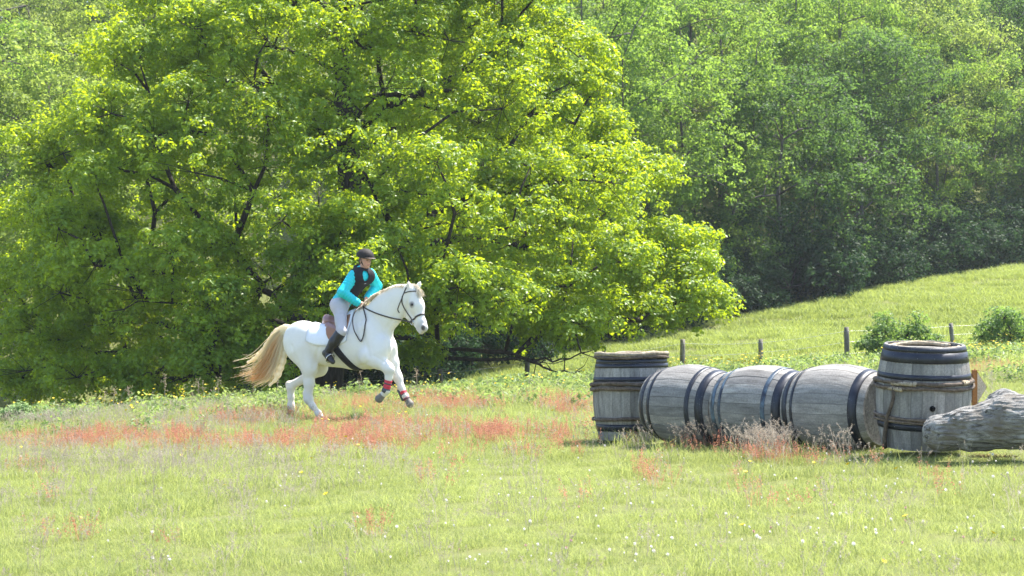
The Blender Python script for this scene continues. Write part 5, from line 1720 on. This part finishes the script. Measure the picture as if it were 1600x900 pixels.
# single flowers that show in the nearer meadow
YF = [(116, 709), (17, 702), (32, 705), (128, 682), (283, 718), (365, 731), (363, 718), (427, 713), (435, 724), (490, 734), (472, 758), (354, 768), (558, 708), (572, 709), (566, 712), (528, 705), (653, 694), (693, 717), (625, 740), (522, 794), (115, 822), (540, 701),
      (1165, 729), (1168, 736), (1163, 758), (1170, 848), (1415, 757), (1428, 837), (1533, 862), (1252, 828), (1362, 895), (498, 668), (505, 662), (615, 657), (640, 652), (760, 650), (870, 655), (905, 668), (1270, 735), (1340, 742), (700, 700), (820, 690), (240, 660), (330, 648), (160, 668), (80, 660), (420, 640), (890, 625), (780, 618), (850, 612), (560, 640)]
for a, b in YF:
    p = ground_at(a, b + 9)
    if not clear(p[:1], p[1:2])[0]: continue
    o = link('yellow_flower', yd[int(gr.integers(2))], None, None, tuple(p))
    s = gr.uniform(.8, 1.25); o.scale = (s, s, s * gr.uniform(.8, 1.1)); o.rotation_euler = (gr.normal(.35, .2), gr.normal(0, .2), gr.uniform(0, 6.28))
    tag(o, 'single small yellow flower standing in the meadow grass', 'flower', 'single yellow flowers in the meadow')
cw = [flower_mesh('white_clover', .0125, .11, 'ball', MAT_WHITE), flower_mesh('white_clover', .0115, .13, 'ball', MAT_WHITE), flower_mesh('white_clover', .0125, .12, 'ball', MAT_PINK)]
cnt = 0
while cnt < 300:
    a = gr.uniform(-10, 1610); b = 900 - 290 * gr.uniform(0, 1) ** 1.15
    if gr.uniform() > .25 + .75 * float(sstep(300, 900, np.array(a))): continue
    p = ground_at(a, b)
    if p[1] > 33 or not clear(p[:1], p[1:2])[0]: continue
    pink = gr.uniform() < .12
    o = link('pink_clover' if pink else 'white_clover', cw[2] if pink else cw[int(gr.integers(2))], None, None, tuple(p))
    s = gr.uniform(.55, 1.0); o.scale = (s, s, s); o.rotation_euler = (gr.normal(0, .15), gr.normal(0, .15), gr.uniform(0, 6.28))
    if pink: tag(o, 'single pinkish clover head in the meadow grass', 'flower', 'pink clover heads in the meadow')
    else: tag(o, 'single white clover head in the meadow grass', 'flower', 'white clover heads in the meadow')
    cnt += 1

# dead stalks standing along the field edge
MAT_DRY = simple_mat('dry_stalk', (.36, .28, .19), .8, .2, .3)
def stalk_mesh():
    mb = MB(); h = gr.uniform(.55, .8); tp = np.array([gr.normal(0, .08), gr.normal(0, .08), h])
    mb.tube([[0, 0, -.03], tp * .5 + gr.normal(0, .01, 3), tp], [.006, .005, .003], 5)
    for k in range(9):
        t = gr.uniform(.6, 1); d = gr.normal(size=3) * .5 + [0, 0, .5]; b = tp * t
        mb.tube([b, b + d * .09], [.003, .0015], 3, False); e = b + d * .09
        for q in range(4):
            f = e + gr.normal(0, .016, 3); mb.tube([f, f + gr.normal(0, .012, 3)], [.007, .003], 4)
    me = mb.mesh('dry_stalk'); me.materials.append(MAT_DRY); return me
st = [stalk_mesh() for _ in range(4)]
for a in list(gr.uniform(60, 440, 11)) + [240, 298, 305, 560, 571, 655]:
    Yd = gr.uniform(31, 34); X = (a - 800) / F_PX * Yd
    o = link('dry_stalk', st[int(gr.integers(4))], None, None, (X, Yd, float(gz(X, Yd)))); s = gr.uniform(.45, .85); o.scale = (s, s, s); o.rotation_euler.z = gr.uniform(0, 6.28)
    tag(o, 'dead brown seed stalk standing at the field edge below the spreading tree', 'stalk', 'dead stalks along the field edge')
# a little heap of dead grass by the log
p = ground_at(1550, 721)
V, Fc, t_ = blades(gr, 260, .22, .02, .07, .006, 1.6)
me = mesh_np('dead_grass', V * [1.1, .6, 1], Fc, False); me.materials.append(simple_mat('dead_grass', (.30, .21, .11), .9, .1, .35))
tag(link('dead_grass_heap', me, None, None, tuple(p + [0, 0, .05])), 'small heap of brown dead grass in front of the log', 'dead grass')

if HAZE_DENSITY > 0:
    mb = MB(); mb.box((0, 420, 32), (1240, 1000, 92)); hz = mb.build('haze', None, smooth=False)
    m, nt, out = new_mat('haze'); t = NT(nt)
    pv = t.n('ShaderNodeVolumePrincipled'); pv.inputs['Color'].default_value = (.86, .92, 1, 1); pv.inputs['Density'].default_value = HAZE_DENSITY; pv.inputs['Anisotropy'].default_value = .3
    t.l(pv.outputs[0], out.inputs['Volume']); hz.data.materials.append(m)
    tag(hz, 'thin pale haze over the field and wood', 'haze', kind='stuff')
